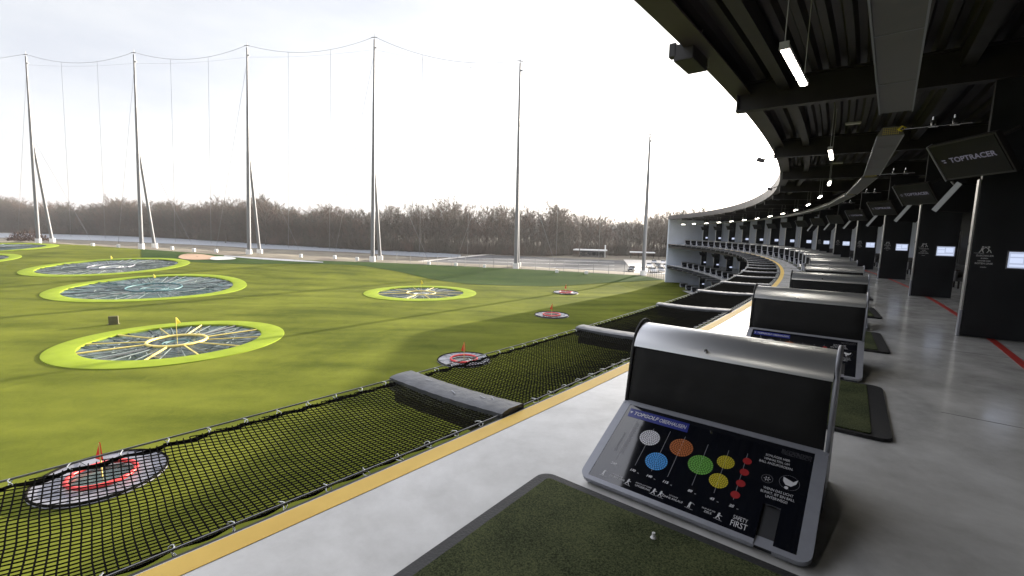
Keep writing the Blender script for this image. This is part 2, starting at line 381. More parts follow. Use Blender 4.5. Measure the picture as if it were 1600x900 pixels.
def text_mesh(mb, s, pos, size, ex=Vector((1, 0, 0)), ey=Vector((0, 1, 0)), align='CENTER', shear=0., wx=1., off=0., fit=None):
    """lay lettering as flat polygons into a mesh builder, in the plane ex/ey through pos"""
    cu_ = bpy.data.curves.new('t', 'FONT'); cu_.body = s; cu_.size = size; cu_.align_x = align; cu_.align_y = 'CENTER'; cu_.shear = shear; cu_.offset = off; cu_.resolution_u = 3
    ob = bpy.data.objects.new('t', cu_); col.objects.link(ob)
    dg = bpy.context.evaluated_depsgraph_get(); me = bpy.data.meshes.new_from_object(ob.evaluated_get(dg))
    if fit:
        xs = [v.co.x for v in me.vertices]; wx = fit / (max(xs) - min(xs))
    mb.add([Vector(pos) + ex * v.co.x * wx + ey * v.co.y for v in me.vertices], [tuple(p.vertices) for p in me.polygons])
    bpy.data.objects.remove(ob); bpy.data.curves.remove(cu_); bpy.data.meshes.remove(me)

# ------------------------------------------------------------------ the setting
def interp(L, x):
    xs, ys = zip(*L); return float(np.interp(x, xs, ys))
def strip(name, top, bot, m, off, nx=80, ny=10, kind='structure'):
    """ground patch between two curves, each a list of picture points cast onto the terrain"""
    x0, x1 = max(top[0][0], bot[0][0]), min(top[-1][0], bot[-1][0])
    A, B = [], []
    k = 40
    for i in range(k + 1):
        x = x0 + (x1 - x0) * i / k
        A.append(on_ground(x, interp(top, x))); B.append(on_ground(x, interp(bot, x)))
    P = []
    for i in range(nx + 1):
        q = i / nx * k; j = min(k - 1, int(q)); f = q - j
        a = A[j].lerp(A[j + 1], f); b = B[j].lerp(B[j + 1], f)
        row = []
        for r in range(ny + 1):
            p = b.lerp(a, r / ny); row.append((p.x, p.y, terrain(p.x, p.y) + off))
        P.append(row)
    return tag(MB().grid(P).build(name, m), kind=kind)

rows = []
rad = [2.5 * (1.072 ** i) for i in range(106)]
for r in rad:
    row = []
    for k in range(160):
        a = 2 * PI * k / 160; x, y = r * math.sin(a), r * math.cos(a)
        d, sg, zb, qx = line_dist(x, y)
        row.append((x, y, terrain(x, y) - (.4 + 1.6 * ss(2, 12, d) if sg > 0 and d > .5 else 0)))
    rows.append(row)
g = MB().grid(rows, wrap=True); g.f.append(tuple(range(160)))
tag(g.build('ground', 'soil', smooth=True), kind='structure')

TEDGE = [(-260, 376.5), (-60, 377.5), (0, 379), (60, 379.5), (140, 383.5), (221, 389.5), (300, 395), (389, 402.5), (480, 407), (582, 410), (700, 415), (806, 420), (900, 425), (1005, 431), (1038, 437)]
top = [Vector((-330, 150, 0))] + [on_ground(x, y) for x, y in TEDGE] + [Vector((34, 93.5, 0))]
bot = [pol(3, -34 + 63.2 * i / (len(top) - 1)) for i in range(len(top))]
bot[-1] = pol(3, 29)
P = []
nu, nv = 260, 200
for i in range(nu + 1):
    q = i / nu * (len(top) - 1); j = min(len(top) - 2, int(q)); f = q - j
    a = top[j].lerp(top[j + 1], f); b = bot[j].lerp(bot[j + 1], f)
    P.append([(p.x, p.y, terrain(p.x, p.y)) for p in (b.lerp(a, (k / nv)) for k in range(nv + 1))])
lawn = MB().grid(P)
HOLES = [((277, 532), 7.8), ((241, 449), 11.6), ((174, 416), 11.8), ((-42, 388), 14.0), ((-110, 409), 12.0), ((658, 457.5), 8.3)]
HC = [(on_ground(*p), r) for p, r in HOLES]
def in_hole(f):
    x = sum(lawn.v[i][0] for i in f) / len(f); y = sum(lawn.v[i][1] for i in f) / len(f)
    return any((x - c.x) ** 2 + (y - c.y) ** 2 < r * r for c, r in HC)
lawn.f = [f for f in lawn.f if not in_hole(f)]     # openings under the sunken targets
tag(lawn.build('outfield_lawn', 'turf', smooth=True), kind='structure')
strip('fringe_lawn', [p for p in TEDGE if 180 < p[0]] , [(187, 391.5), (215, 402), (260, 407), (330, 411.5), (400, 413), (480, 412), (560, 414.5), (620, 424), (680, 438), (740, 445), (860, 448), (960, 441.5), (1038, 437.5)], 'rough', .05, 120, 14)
strip('gravel_path', [(350, 399.7), (400, 402.7), (450, 405.7), (505, 409.7)], [(350, 401), (400, 405.2), (450, 408.4), (505, 411)], 'gravel', .10, 30, 3)
def blob(name, c, rx, ry, tilt, m, off):
    pts = []
    for k in range(28):
        a = 2 * PI * k / 28; w = 1 + .10 * math.sin(3 * a + 1)
        x, y = rx * w * math.cos(a), ry * w * math.sin(a)
        p = on_ground(c[0] + x, c[1] + y + x * tilt); pts.append(p)
    cc = sum(pts, Vector()) / len(pts)
    rws = [[(q.x, q.y, terrain(q.x, q.y) + off) for q in (cc.lerp(p, f) for p in pts)] for f in (.05, .35, .7, 1)]
    return tag(MB().grid(rws, wrap=True).build(name, m), kind='structure')
blob('sand_bunker', (308, 402.2), 31, 4.6, .03, 'sand', .14)
blob('white_bunker', (347, 404.6), 20, 2.7, .0, 'sand2', .18)
# river beyond the bank, wet parking ground on the right
def flat_strip(name, far, near, m, z, n=40):
    x0, x1 = max(far[0][0], near[0][0]), min(far[-1][0], near[-1][0])
    P = []
    for i in range(n + 1):
        x = x0 + (x1 - x0) * i / n
        a, b = at_z(x, interp(far, x), z), at_z(x, interp(near, x), z)
        P.append([a.lerp(b, k / 4) for k in range(5)])
    return tag(MB().grid(P).build(name, m), kind='structure')
flat_strip('river', [(-300, 356), (0, 364), (160, 367.5), (240, 371), (350, 376.5), (400, 380.5), (560, 386), (640, 391), (720, 398)], [(-300, 360), (0, 371), (160, 376), (240, 379.5), (350, 384.5), (400, 388), (480, 391), (560, 394.5), (620, 399), (680, 402), (720, 401.5)], 'river', -8.85)
flat_strip('car_park', [(640, 411), (765, 398.5), (960, 406.5), (1100, 411)], [(640, 413), (700, 425), (985, 431), (1100, 433)], 'lot', -8.78)
flat_strip('towpath', [(640, 409.3), (762, 396.6), (775, 397)], [(640, 411), (762, 398.2), (775, 397.4)], 'pale_lot', -8.76)
flat_strip('concrete_yard', [(974, 405.5), (992, 406), (1120, 409)], [(974, 405.6), (992, 427), (1120, 431)], 'pale_lot', -8.72)
ml = MB()
for yy in (402, 407, 413, 419):
    Pq = []
    for x in range(700, 961, 20):
        a = at_z(x, yy + (x - 700) * .028, -8.74); b = at_z(x, yy + .55 + (x - 700) * .028, -8.74); Pq.append([a, b])
    ml.grid(Pq)
tag(ml.build('parking_line', 'lotline'), kind='structure')
# wooded ridge on the horizon
Pq = []
for i in range(121):
    a = R_(-75 + 150 * i / 120); hgt = 24 + 9 * math.sin(i * .21) + 6 * math.sin(i * .53 + 1) + 3 * math.sin(i * 1.7) + (10 if i < 45 else 0)
    Pq.append([(900 * math.sin(a), 900 * math.cos(a), -12), (960 * math.sin(a), 960 * math.cos(a), -9 + hgt * .7), (1060 * math.sin(a), 1060 * math.cos(a), -9 + hgt), (1250 * math.sin(a), 1250 * math.cos(a), -12)])
tag(MB().grid(Pq).build('wooded_hill', 'hill', smooth=True), kind='structure')

# ------------------------------------------------------------------ the building
S0, S1 = -11, 28.9
B = thing('range_building', pol(4, 8, 0), 0, 'curved three-storey golf range building with dark steel roof and open decks', 'building')
def bpart(mb, name, m, smooth=False, off=B):
    o = mb.build(name, m, smooth=smooth); o.parent = B; o.location = -B.location; return o
tag(MB().arcbox(0, 11.2, -.35, 0, S0, S1, 200).build('floor', 'concrete'), kind='structure')
tag(MB().arcbox(.012, .17, .001, .004, S0, S1, 200).build('yellow_floor_line', 'yellow'), kind='structure')
tag(MB().arcbox(4.28, 4.39, .001, .004, S0, S1, 200).build('red_floor_line', 'red'), kind='structure')
bpart(MB().arcbox(-.03, -.002, -.42, -.006, S0, S1, 200), 'deck_edge_beam', 'black_steel')
for z in (-4.3, -8.42):
    bpart(MB().arcbox(0, 11.2, z - .35, z, S0, S1, 200), 'deck_slab', 'concrete')
    bpart(MB().arcbox(-.04, -.002, z - .45, z + .02, S0, S1, 200), 'deck_edge_beam', 'black_steel')
bpart(MB().arcbox(.002, 11.1, -.75, -.43, S0, S1, 200), 'ceiling', 'black_steel')
bpart(MB().arcbox(.002, 11.1, -5.0, -4.66, S0, S1, 200), 'ceiling', 'black_steel')
bpart(MB().arcbox(11.2, 11.5, -9, 5.6, S0, 12.5, 160), 'back_wall', 'backwall')
bpart(MB().arcbox(11.2, 11.5, -9, 5.6, 12.5, S1, 120), 'back_wall', 'endwall')
bpart(MB().arcbox(-.1, 11.5, -9.2, 5.72, S1, S1 + .16, 2), 'end_wall', 'endwall')
bpart(MB().arcbox(0, 11.5, -.3, 5.6, S0 - .2, S0, 2), 'end_wall', 'black_steel')
jm = MB(); q = S0 + 1.1
while q < S1:
    rot = Matrix.Rotation(ang(q), 3, 'Z'); jm.box(pol(7.0, q, .001), (7.6, .006, .002), rot); q += 1.13
tag(jm.build('floor_joint', 'joint'), kind='structure')
# corrugated roof deck, ribs along the arc
prof = []
r = -.32; up = True
while r < 11.3:
    z = 5.36 if up else 5.25
    prof += [(r, z), (r + .11, z)]; r += .16; up = not up
rws = []
for i in range(141):
    q = S0 + (S1 - S0) * i / 140
    rws.append([pol(a, q, z) for a, z in prof])
bpart(MB().grid(rws), 'roof_deck', 'roofdeck')
bpart(MB().arcbox(-.4, 11.5, 5.42, 5.62, S0, S1, 160), 'roof', 'fascia')
bpart(MB().arcbox(-.42, -.30, 4.97, 5.66, S0, S1, 160), 'roof_edge_beam', 'fascia')
bpart(MB().arcbox(-.30, -.02, 4.97, 5.0, S0, S1, 160), 'roof_edge_flange', 'fascia')
bpart(MB().arcbox(.55, .75, 4.95, 5.24, S0, S1, 160), 'purlin', 'black_steel')
bpart(MB().arcbox(3.4, 3.6, 4.9, 5.24, S0, S1, 160), 'purlin', 'black_steel')
DIV = [-5.6, -3.0, -.4, 1.9, 4.12, 6.33, 8.5, 10.5, 12.33, 14.1, 15.9, 17.7, 19.5, 21.3, 23.1, 24.9, 26.7]
for q in DIV:
    t = ang(q); o = pol(0, q); rot = Matrix.Rotation(t, 3, 'Z')
    m = MB()
    m.box(pol(5.4, q, 4.62), (11.4, .22, .04), rot); m.box(pol(5.4, q, 4.93), (11.36, .03, .58), rot); m.box(pol(5.4, q, 5.21), (11.4, .2, .04), rot)
    m.box(pol(-.28, q, 4.93), (.03, .2, .56), rot)
    bpart(m, 'roof_beam', 'black_steel')
# lounge front: pale door frames and glass between the bays on the back wall
for i, q in enumerate(DIV[3:]):
    rot = Matrix.Rotation(ang(q), 3, 'Z')
    m = MB()
    for dz in (-8.4, -4.3, 0):
        if dz < 0 and q < 8: continue
        for dq in (.35, .95, 1.5): m.box(pol(11.15, q + dq, dz + 1.25), (.06, .10, 2.5), rot)
    bpart(m, 'lounge_door_frame', 'pale_edge')
# ------------------------------------------------------------------ ball dispenser consoles
W = 1.398; PL = .8243
SL = math.atan2(.359, .742)
def pan(a, b, h=0.):
    """point on the sloping panel: a across, b up the slope, h proud of it"""
    return Vector((a, b * math.cos(SL) - h * math.sin(SL), .05 + b * math.sin(SL) + h * math.cos(SL)))
EXP = Vector((1, 0, 0)); EYP = Vector((0, math.cos(SL), math.sin(SL)))
def pan_prism(mb, poly, h0, h1):
    n = len(poly); vs = [pan(a, b, h0) for a, b in poly] + [pan(a, b, h1) for a, b in poly]
    return mb.add(vs, [tuple(range(n)), tuple(range(2 * n - 1, n - 1, -1))] + [(i, (i + 1) % n, n + (i + 1) % n, n + i) for i in range(n)])
def pan_flat(mb, poly, h):
    return mb.add([pan(a, b, h) for a, b in poly], [tuple(range(len(poly)))])
def rrect(x0, y0, x1, y1, r, n=6):
    out = []
    for cx, cy, a0 in ((x1 - r, y0 + r, -90), (x1 - r, y1 - r, 0), (x0 + r, y1 - r, 90), (x0 + r, y0 + r, 180)):
        for k in range(n + 1):
            a = R_(a0 + 90 * k / n); out.append((cx + r * math.cos(a), cy + r * math.sin(a)))
    return out
def disc(c, r, n=32, sx=1.): return [(c[0] + r * sx * math.cos(2 * PI * k / n), c[1] + r * math.sin(2 * PI * k / n)) for k in range(n)]
def mosaic(mb, c, r, h, rings=5):
    """round target printed as rings of small tiles"""
    for j in range(rings):
        ra, rb = r * j / rings + .0018, r * (j + 1) / rings - .0008
        n = max(5, int(2 * PI * rb / .0165))
        for k in range(n):
            a0, a1 = 2 * PI * (k + .10) / n, 2 * PI * (k + .90) / n
            pan_flat(mb, [(c[0] + q * math.cos(a), c[1] + q * math.sin(a)) for q, a in ((ra, a0), (rb, a0), (rb, (a0 + a1) / 2), (rb, a1), (ra, a1))], h)
def figure_marks(mb, c, k, h, kind):
    """small golfer pictogram"""
    P = lambda pts: pan_flat(mb, [(c[0] + x * k, c[1] + y * k) for x, y in pts], h)
    P([(x * .16 + .05, y * .16 + .92) for x, y in disc((0, 0), 1, 10)])
    P([(-.16, .78), (.16, .74), (.12, .38), (-.14, .40)])
    if kind % 2:
        P([(-.14, .42), (.02, .42), (-.22, 0), (-.36, 0)]); P([(.0, .42), (.12, .40), (.38, 0), (.24, 0)])
        P([(.1, .74), (.16, .64), (.52, .60), (.5, .68)])
    else:
        P([(-.14, .42), (0, .42), (-.10, 0), (-.24, 0)]); P([(0, .42), (.12, .4), (.16, 0), (.02, 0)])
        P([(-.12, .76), (-.16, .66), (.30, .98), (.34, 1.06)]); P([(.3, 1.0), (.34, 1.04), (.7, .82), (.7, .78)])
    P([(-.55, -.06), (.65, -.16), (.66, -.20), (-.56, -.10)])

def make_console():
    T = thing('ball_dispenser', (0, 0, 0), 0, 'x', 'ball dispenser')
    cab = MB(); cab.prism([(.05, .0), (.05, .055), (.72, .375), (.80, .40), (.86, .86), (1.0, .99), (1.1, .99), (1.19, .85), (1.19, 0)], .05, W - .05, 'x')
    cab.build('cabinet', 'cab', T)
    for x in (0., W - .022):
        ch = MB(); ch.prism([(.70, 0), (.70, .392), (.735, .40), (.815, .855), (.845, .92), (.885, .975), (.94, 1.015), (1.0, 1.032), (1.06, 1.03), (1.13, 1.005), (1.18, .95), (1.205, .88), (1.21, .8), (1.21, 0)], x, x + .022, 'x')
        c = ch.build('cheek', 'frame_grey', T)
        rim = MB(); xx = x + .011
        rim.tube([(xx, .735, .40), (xx, .815, .855), (xx, .845, .92), (xx, .885, .975), (xx, .94, 1.015), (xx, 1.0, 1.034), (xx, 1.06, 1.032), (xx, 1.13, 1.007), (xx, 1.18, .95), (xx, 1.207, .88), (xx, 1.212, .7)], .014, 6)
        rim.build('edge_trim', 'rubber' if x == 0 else 'frame_grey', c, smooth=True)
    pd = MB(); nx, nz = 26, 8; PP = []
    for i in range(nx + 1):
        rw = []
        for j in range(nz + 1):
            u, v = i / nx, j / nz; e = min(1, min(u, 1 - u) * 14) * min(1, min(v, 1 - v) * 5)
            wr = .006 * math.sin(u * 37 + 3 * v) * math.sin(v * 5) + .004 * math.sin(u * 71 - v * 9)
            y = .735 + .085 * v - .030 * e ** .5 - wr * e * .6
            rw.append((.03 + u * (W - .06), y, .405 + v * .452))
        PP.append(rw)
    pd.grid(PP); pd.build('pad', 'vinyl', T, smooth=True)
    hp = [(.800, .848), (.806, .872), (.826, .905), (.853, .94), (.888, .972), (.93, .999), (.98, 1.014), (1.03, 1.016), (1.08, 1.006), (1.13, .98), (1.17, .94), (1.19, .88), (1.195, .75)]
    h = MB(); h.sheet(hp, .024, W - .024); h.add([(.024, .800, .848), (W - .024, .800, .848), (W - .024, .83, .852), (.024, .83, .852)], [(0, 1, 2, 3)])
    ho = h.build('hood', 'alu', T, smooth=40)
    lk = MB(); lk.tube([(W * .42, .815, .898), (W * .42, .796, .911)], .013, 14); lk.tube([(W * .42, .797, .910), (W * .42, .793, .913)], .006, 8)
    lk.build('lock', 'valve', ho)
    # the panel frame, notched for the ball chute
    n0, n1, nb = 1.122, 1.214, .288
    fr = MB()
    outer = rrect(0, 0, W, PL - .002, .07)
    gl = (.062, .034, 1.327, .772)
    # frame as four rails plus rounded outline
    def rail(poly): pan_prism(fr, poly, -.035, .0)
    left = [p for p in outer if p[0] < .075]; right = [p for p in outer if p[0] > W - .075]
    rail([(gl[0], PL - .002), (.07, PL - .002)] if False else [(gl[0], 0.0)] + [p for p in sorted(left, key=lambda p: p[1]) if p[0] <= gl[0]] + [(gl[0], PL - .002)])
    rail([(gl[2], PL - .002)] + [p for p in sorted(right, key=lambda p: -p[1]) if p[0] >= gl[2]] + [(gl[2], 0.0)])
    rail([(gl[0], 0), (n0, 0), (n0, gl[1]), (gl[0], gl[1])]); rail([(n1, 0), (gl[2], 0), (gl[2], gl[1]), (n1, gl[1])])
    rail([(gl[0], gl[3]), (gl[2], gl[3]), (gl[2], PL - .002), (gl[0], PL - .002)])
    F = fr.build('control_panel', 'frame_grey', T)
    g_ = MB(); pan_prism(g_, [(gl[0], gl[1]), (n0, gl[1]), (n0, nb), (n1, nb), (n1, gl[1]), (gl[2], gl[1]), (gl[2], gl[3]), (gl[0], gl[3])], -.02, -.003)
    g_.build('display', 'glass_black', F)
    # chute: a ramp sinking from the lower frame to a dark hole
    ch = MB(); dp = -.05
    ch.add([pan(n0, 0, -.002), pan(n1, 0, -.002), pan(n1, nb * .8, dp), pan(n0, nb * .8, dp)], [(0, 1, 2, 3)])
    ch.add([pan(n0, 0, -.002), pan(n0, nb * .8, dp), pan(n0, nb, dp), pan(n0, nb, -.003)], [(0, 1, 2, 3)])
    ch.add([pan(n1, 0, -.002), pan(n1, nb * .8, dp), pan(n1, nb, dp), pan(n1, nb, -.003)], [(0, 1, 2, 3)])
    ch.add([pan(n0, nb, -.003), pan(n1, nb, -.003), pan(n1, nb, dp), pan(n0, nb, dp)], [(0, 1, 2, 3)])
    ch.build('ball_chute', 'frame_grey', F)
    hl = MB(); hl.add([pan(n0 + .012 + (n1 - n0 - .024) * (.5 + .5 * math.cos(a)), nb - .004, -.026 + .022 * math.sin(a)) for a in [2 * PI * k / 20 for k in range(20)]], [tuple(range(20))])
    hl.build('chute_hole', 'rubber', F)
    H = -.0018
    lb = MB(); pan_flat(lb, [(.092, .650), (.556, .650), (.547, .738), (.086, .738)], H); lb.build('name_label', 'blue_label', F)
    tx = MB()
    text_mesh(tx, 'TOPGOLF', pan(.224, .694, H + .0006), .050, EXP, EYP, shear=.2, fit=.195, off=.0014)
    pan_flat(tx, [(.094, .708), (.118, .708), (.106, .682)], H + .0006)
    text_mesh(tx, 'OBERHAUSEN', pan(.434, .692, H + .0006), .052, EXP, EYP, shear=.1, fit=.200, off=.0006)
    for s_, a in (('200', .185), ('170', .327), ('140', .445), ('115', .557), ('80', .717), ('45', .852), ('25', .965)):
        text_mesh(tx, s_, pan(a, .190, H), .025, EXP, EYP, shear=.2, wx=1.05, off=.0008); text_mesh(tx, 'm', pan(a + .036 + (.006 if len(s_) > 2 else 0), .183, H), .014, EXP, EYP)
    for i, s_ in enumerate(('SCHLÄGER HIER', 'HINHALTEN, UM', 'BALL ANZUFORDERN.')): text_mesh(tx, s_, pan(1.135, .655 - .031 * i, H), .026, EXP, EYP, wx=.74)
    for i, s_ in enumerate(('WENN DAS LICHT', 'BLINKT, IST EIN BALL', 'UNTERWEGS!')): text_mesh(tx, s_, pan(1.18, .397 - .029 * i, H), .026, EXP, EYP, wx=.74)
    text_mesh(tx, 'SAFETY', pan(1.03, .122, H), .040, EXP, EYP, fit=.078); text_mesh(tx, 'FIRST', pan(1.03, .080, H), .056, EXP, EYP, fit=.088)
    for a, l1, l2 in ((.255, 'HINTER DER', 'GELBEN LINIE'), (.44, 'ACHTE AUF DEINE', 'UMGEBUNG'), (.64, 'SCHLAGE', 'OHNE ANLAUF'), (.855, 'NUR AUF DIE', 'ZIELE')):
        text_mesh(tx, l1, pan(a, .108, H), .013, EXP, EYP); text_mesh(tx, l2, pan(a, .088, H), .021, EXP, EYP, wx=.9)
    for i, a in enumerate((.155, .335, .515, .56, .745, .915)): figure_marks(tx, (a, .072), .040, H, i % 2 if i != 2 else 1)
    # club and spark symbols
    for k in range(6):
        q = PI * k / 3; pan_flat(tx, [(1.108 + r * math.cos(q + w), .468 + r * math.sin(q + w)) for r, w in ((.006, .3), (.006, -.3), (.019, -.08), (.019, .08))], H)
    pan_flat(tx, [(1.19, .52), (1.245, .50), (1.268, .525), (1.262, .49), (1.238, .462), (1.208, .465), (1.192, .49)], H)
    pan_flat(tx, disc((1.215, .445), .011, 12), H)
    tx.build('lettering', 'print', F)
    dm = MB()
    for a, b0, b1 in ((.185, .235, .66), (.327, .235, .60), (.445, .235, .62), (.557, .235, .61), (.717, .235, .60), (.852, .235, .60), (.965, .235, .62)): pan_flat(dm, [(a - .0014, b0), (a + .0014, b0), (a + .0014, b1), (a - .0014, b1)], H - .0004)
    for k in range(30): pan_flat(dm, [(.188, .30 + k * .0105), (.208 + (.008 if k % 5 == 0 else 0), .30 + k * .0105), (.208 + (.008 if k % 5 == 0 else 0), .303 + k * .0105), (.188, .303 + k * .0105)], H)
    text_mesh(dm, 'ZIELENTFERNUNG', pan(.148, .39, H), .024, EYP, -EXP, wx=.95)
    for x in range(24):
        for y in range(5):
            if (x * 7 + y * 3) % 11: pan_flat(dm, disc((1.15 + x * .007, .70 + y * .009), .0017, 5), H)
    for c, r in (((1.108, .468), .032), ((1.226, .487), .055)):
        for k in range(36): pan_flat(dm, [(c[0] + q * math.cos(a), c[1] + q * math.sin(a)) for q, a in ((r, 2 * PI * k / 36), (r, 2 * PI * (k + .6) / 36), (r - .002, 2 * PI * (k + .6) / 36), (r - .002, 2 * PI * k / 36))], H)
    dm.build('printed_scale', 'print_dim', F)
    for c, r, m in (((.329, .506), .073, (.66, .66, .70)), ((.446, .325), .076, (.04, .30, .72)), ((.561, .504), .079, (.42, .11, .012)), ((.718, .412), .080, (.13, .40, .05)), ((.857, .496), .054, (.60, .50, .02)), ((.853, .335), .057, (.60, .50, .02))):
        k = MB(); mosaic(k, c, r, H)
        nm = 'mark %.2f' % m[0]
        if nm not in MT: MT[nm] = mat('printed mark', m, .45)
        k.build('target_symbol', nm, F)
    MT['mark red'] = mat('printed red mark', (.33, .008, .010), .45)
    for c in ((.975, .556), (.978, .462), (.977, .370), (.967, .275)):
        k = MB(); pan_flat(k, disc(c, .027, 24), H); k.build('target_symbol', 'mark red', F)
    return T
CONS = [-.845, .415, 1.65, 2.84, 3.98, 5.07, 6.12, 7.13, 8.11, 9.06, 9.99, 10.92]
while len(CONS) < 29: CONS.append(CONS[-1] + .935)
def yaw_off(k): return .05 * (1 - ss(4, 10, k))
def pose(o, rho, s, z=0., yaw=0.):
    o.location = pol(rho, s, z); o.rotation_euler = (0, 0, ang(s) + yaw)
con0 = make_console()
# distant copies keep their main parts only
def far_console():
    r = con0.copy(); col.objects.link(r)
    for ch in con0.children:
        n = ch.name.split('.')[0]
        c = ch.copy(); col.objects.link(c); c.parent = r
        if n == 'control_panel':
            for d in ch.children:
                if d.name.split('.')[0] == 'display':
                    e = d.copy(); col.objects.link(e); e.parent = c
    return r
for k, s in enumerate(CONS):
    o = con0 if k == 0 else (copy_tree(con0) if k < 5 else far_console())
    pose(o, 1.13 if k < 6 else 1.05, s, 0, yaw_off(k))
    lab = {0: 'nearest ball dispenser, its printed target panel fully in view beside the tee mat', 1: 'second ball dispenser, only the top of its panel showing behind the nearest hood',
           2: 'third ball dispenser along the deck, silver hood just above the second'}.get(k, 'silver hooded ball dispenser, %s along the upper deck' % nth(k))
    if k > 22: lab = 'small distant ball dispenser, %s of the upper row counting from the pale end wall' % ['first', 'second', 'third', 'fourth', 'fifth', 'sixth'][28 - k]
    tag(o, lab, 'ball dispenser', 'ball dispensers in a row on the upper deck')
for lv, z, ss_, nm in ((0, -4.3, [27.1 - .935 * i for i in range(13)], 'middle'), (1, -8.42, [27.1 - .935 * i for i in range(6)], 'lowest')):
    for i, s in enumerate(ss_):
        o = far_console(); pose(o, 1.05, s, z)
        tag(o, 'ball dispenser on the %s deck, %s from the pale end wall' % (nm, ['first', 'second', 'third', 'fourth', 'fifth', 'sixth', 'seventh', 'eighth', 'ninth', 'tenth', 'eleventh', 'twelfth', 'thirteenth'][i]), 'ball dispenser', 'ball dispensers on the %s deck' % nm)

# ------------------------------------------------------------------ tee mats
def make_mat():
    T = thing('tee_mat', (0, 0, 0), 0, 'x', 'tee mat')
    b = MB(); b.prism(rrect(0, -1.82, 1.82, 0, .10), .002, .034, 'z'); b.build('rubber_base', 'rubber', T)
    t = MB(); t.prism(rrect(.085, -1.78, 1.67, -.075, .03), .034, .046, 'z'); t.build('turf', 'mat_turf', T)
    return T
mat0 = make_mat()
for k, s in enumerate(CONS[:18]):
    o = mat0 if k == 0 else copy_tree(mat0)
    pose(o, .9, s - (.03 if k < 2 else .06), 0, yaw_off(k))
    tag(o, {0: 'green tee mat in the foreground, in front of the nearest ball dispenser', 1: 'tee mat with black border behind the nearest ball dispenser'}.get(k, 'green tee mat in front of the %s ball dispenser' % nth(k)), 'tee mat', 'tee mats on the upper deck')
p = at_z(1021, 839, .05)
t = MB(); t.tube([(0, 0, 0), (0, 0, .006)], .018, 12, .014); t.tube([(0, 0, .006), (0, 0, .030)], .009, 12, .0095)
tee = t.build('rubber_tee', 'white', smooth=40); tee.location = (p.x, p.y, .046); tag(tee, 'small white rubber tee standing on the foreground mat', 'golf tee')

# ------------------------------------------------------------------ net outriggers and nets
NL = 1.70
def make_beam():
    T = thing('net_outrigger', (0, 0, 0), 0, 'x', 'net outrigger')
    PP = []
    for i in range(31):
        x = -.02 - (NL + .02) * i / 30; sag = -.02 * math.sin(PI * i / 30) - .02 * i / 30
        w = .17 + .004 * math.sin(i * 1.9); puff = .006 * math.sin(i * 2.3) + .004 * math.sin(i * .9 + 1); zt = .045 + sag
        row = []
        for a, b in ((-w - .004, -.16), (-w - .012 - puff, -.10), (-w - .004, -.012), (-w + .025, 0), (-.06, .008 + puff), (.06, .008 - puff), (w - .025, 0), (w + .004, -.012), (w + .012 - puff, -.10), (w + .004, -.16)): row.append((x, a, zt + b))
        PP.append(row)
    m = MB(); m.grid(PP, wrap=True); m.f.append(tuple(range(10))); m.f.append(tuple(len(m.v) - 10 + k for k in range(10)))
    m.build('padding', 'pad', T, smooth=50)
    s = MB(); s.box((-NL / 2, 0, -.205), (NL - .02, .28, .14)); s.box((-.06, 0, -.24), (.06, .22, .32)); s.box((-NL + .04, 0, -.16), (.05, .16, .12)); s.build('steel_arm', 'black_steel', T)
    pt = MB()
    for x, y in ((-.45, .03), (-.8, -.05), (-1.3, .04), (-.33, .06)):
        q = random.uniform(-.6, .6); pt.box((x, y, .060 - .02 * math.sin(PI * -x / NL) + .02 * x / NL), (.10, .012, .002), Matrix.Rotation(q, 3, 'Z'))
    pt.build('tape_patch', 'frame_grey', T)
    return T
beam0 = make_beam()
BEAMS = [-2.0] + [s + .19 for s in CONS]
BEAMS = [-1.88] + [s + (.19 if k < 8 else .12) for k, s in enumerate(CONS)]
for k, s in enumerate(BEAMS):
    o = beam0 if k == 0 else copy_tree(beam0)
    pose(o, -.01, s, 0, yaw_off(k))
    tag(o, 'padded black net arm, %s' % ('just outside the lower left of the view' if k == 0 else '%s in view along the deck edge' % nth(k - 1) if k < 24 else 'far along the deck, %s from the pale end wall' % ['first', 'second', 'third', 'fourth', 'fifth', 'sixth'][29 - k]), 'net outrigger', 'padded net arms along the deck edge')
NW = 4.16
def net_z(x, y):
    """sag of the net: x = 0..-NL outward, y = 0..NW along"""
    u, v = -x / NL, y / NW
    return -.004 - .012 * u - .09 * math.sin(PI * min(1, max(0, u))) * math.sin(PI * min(1, max(0, v))) ** .5
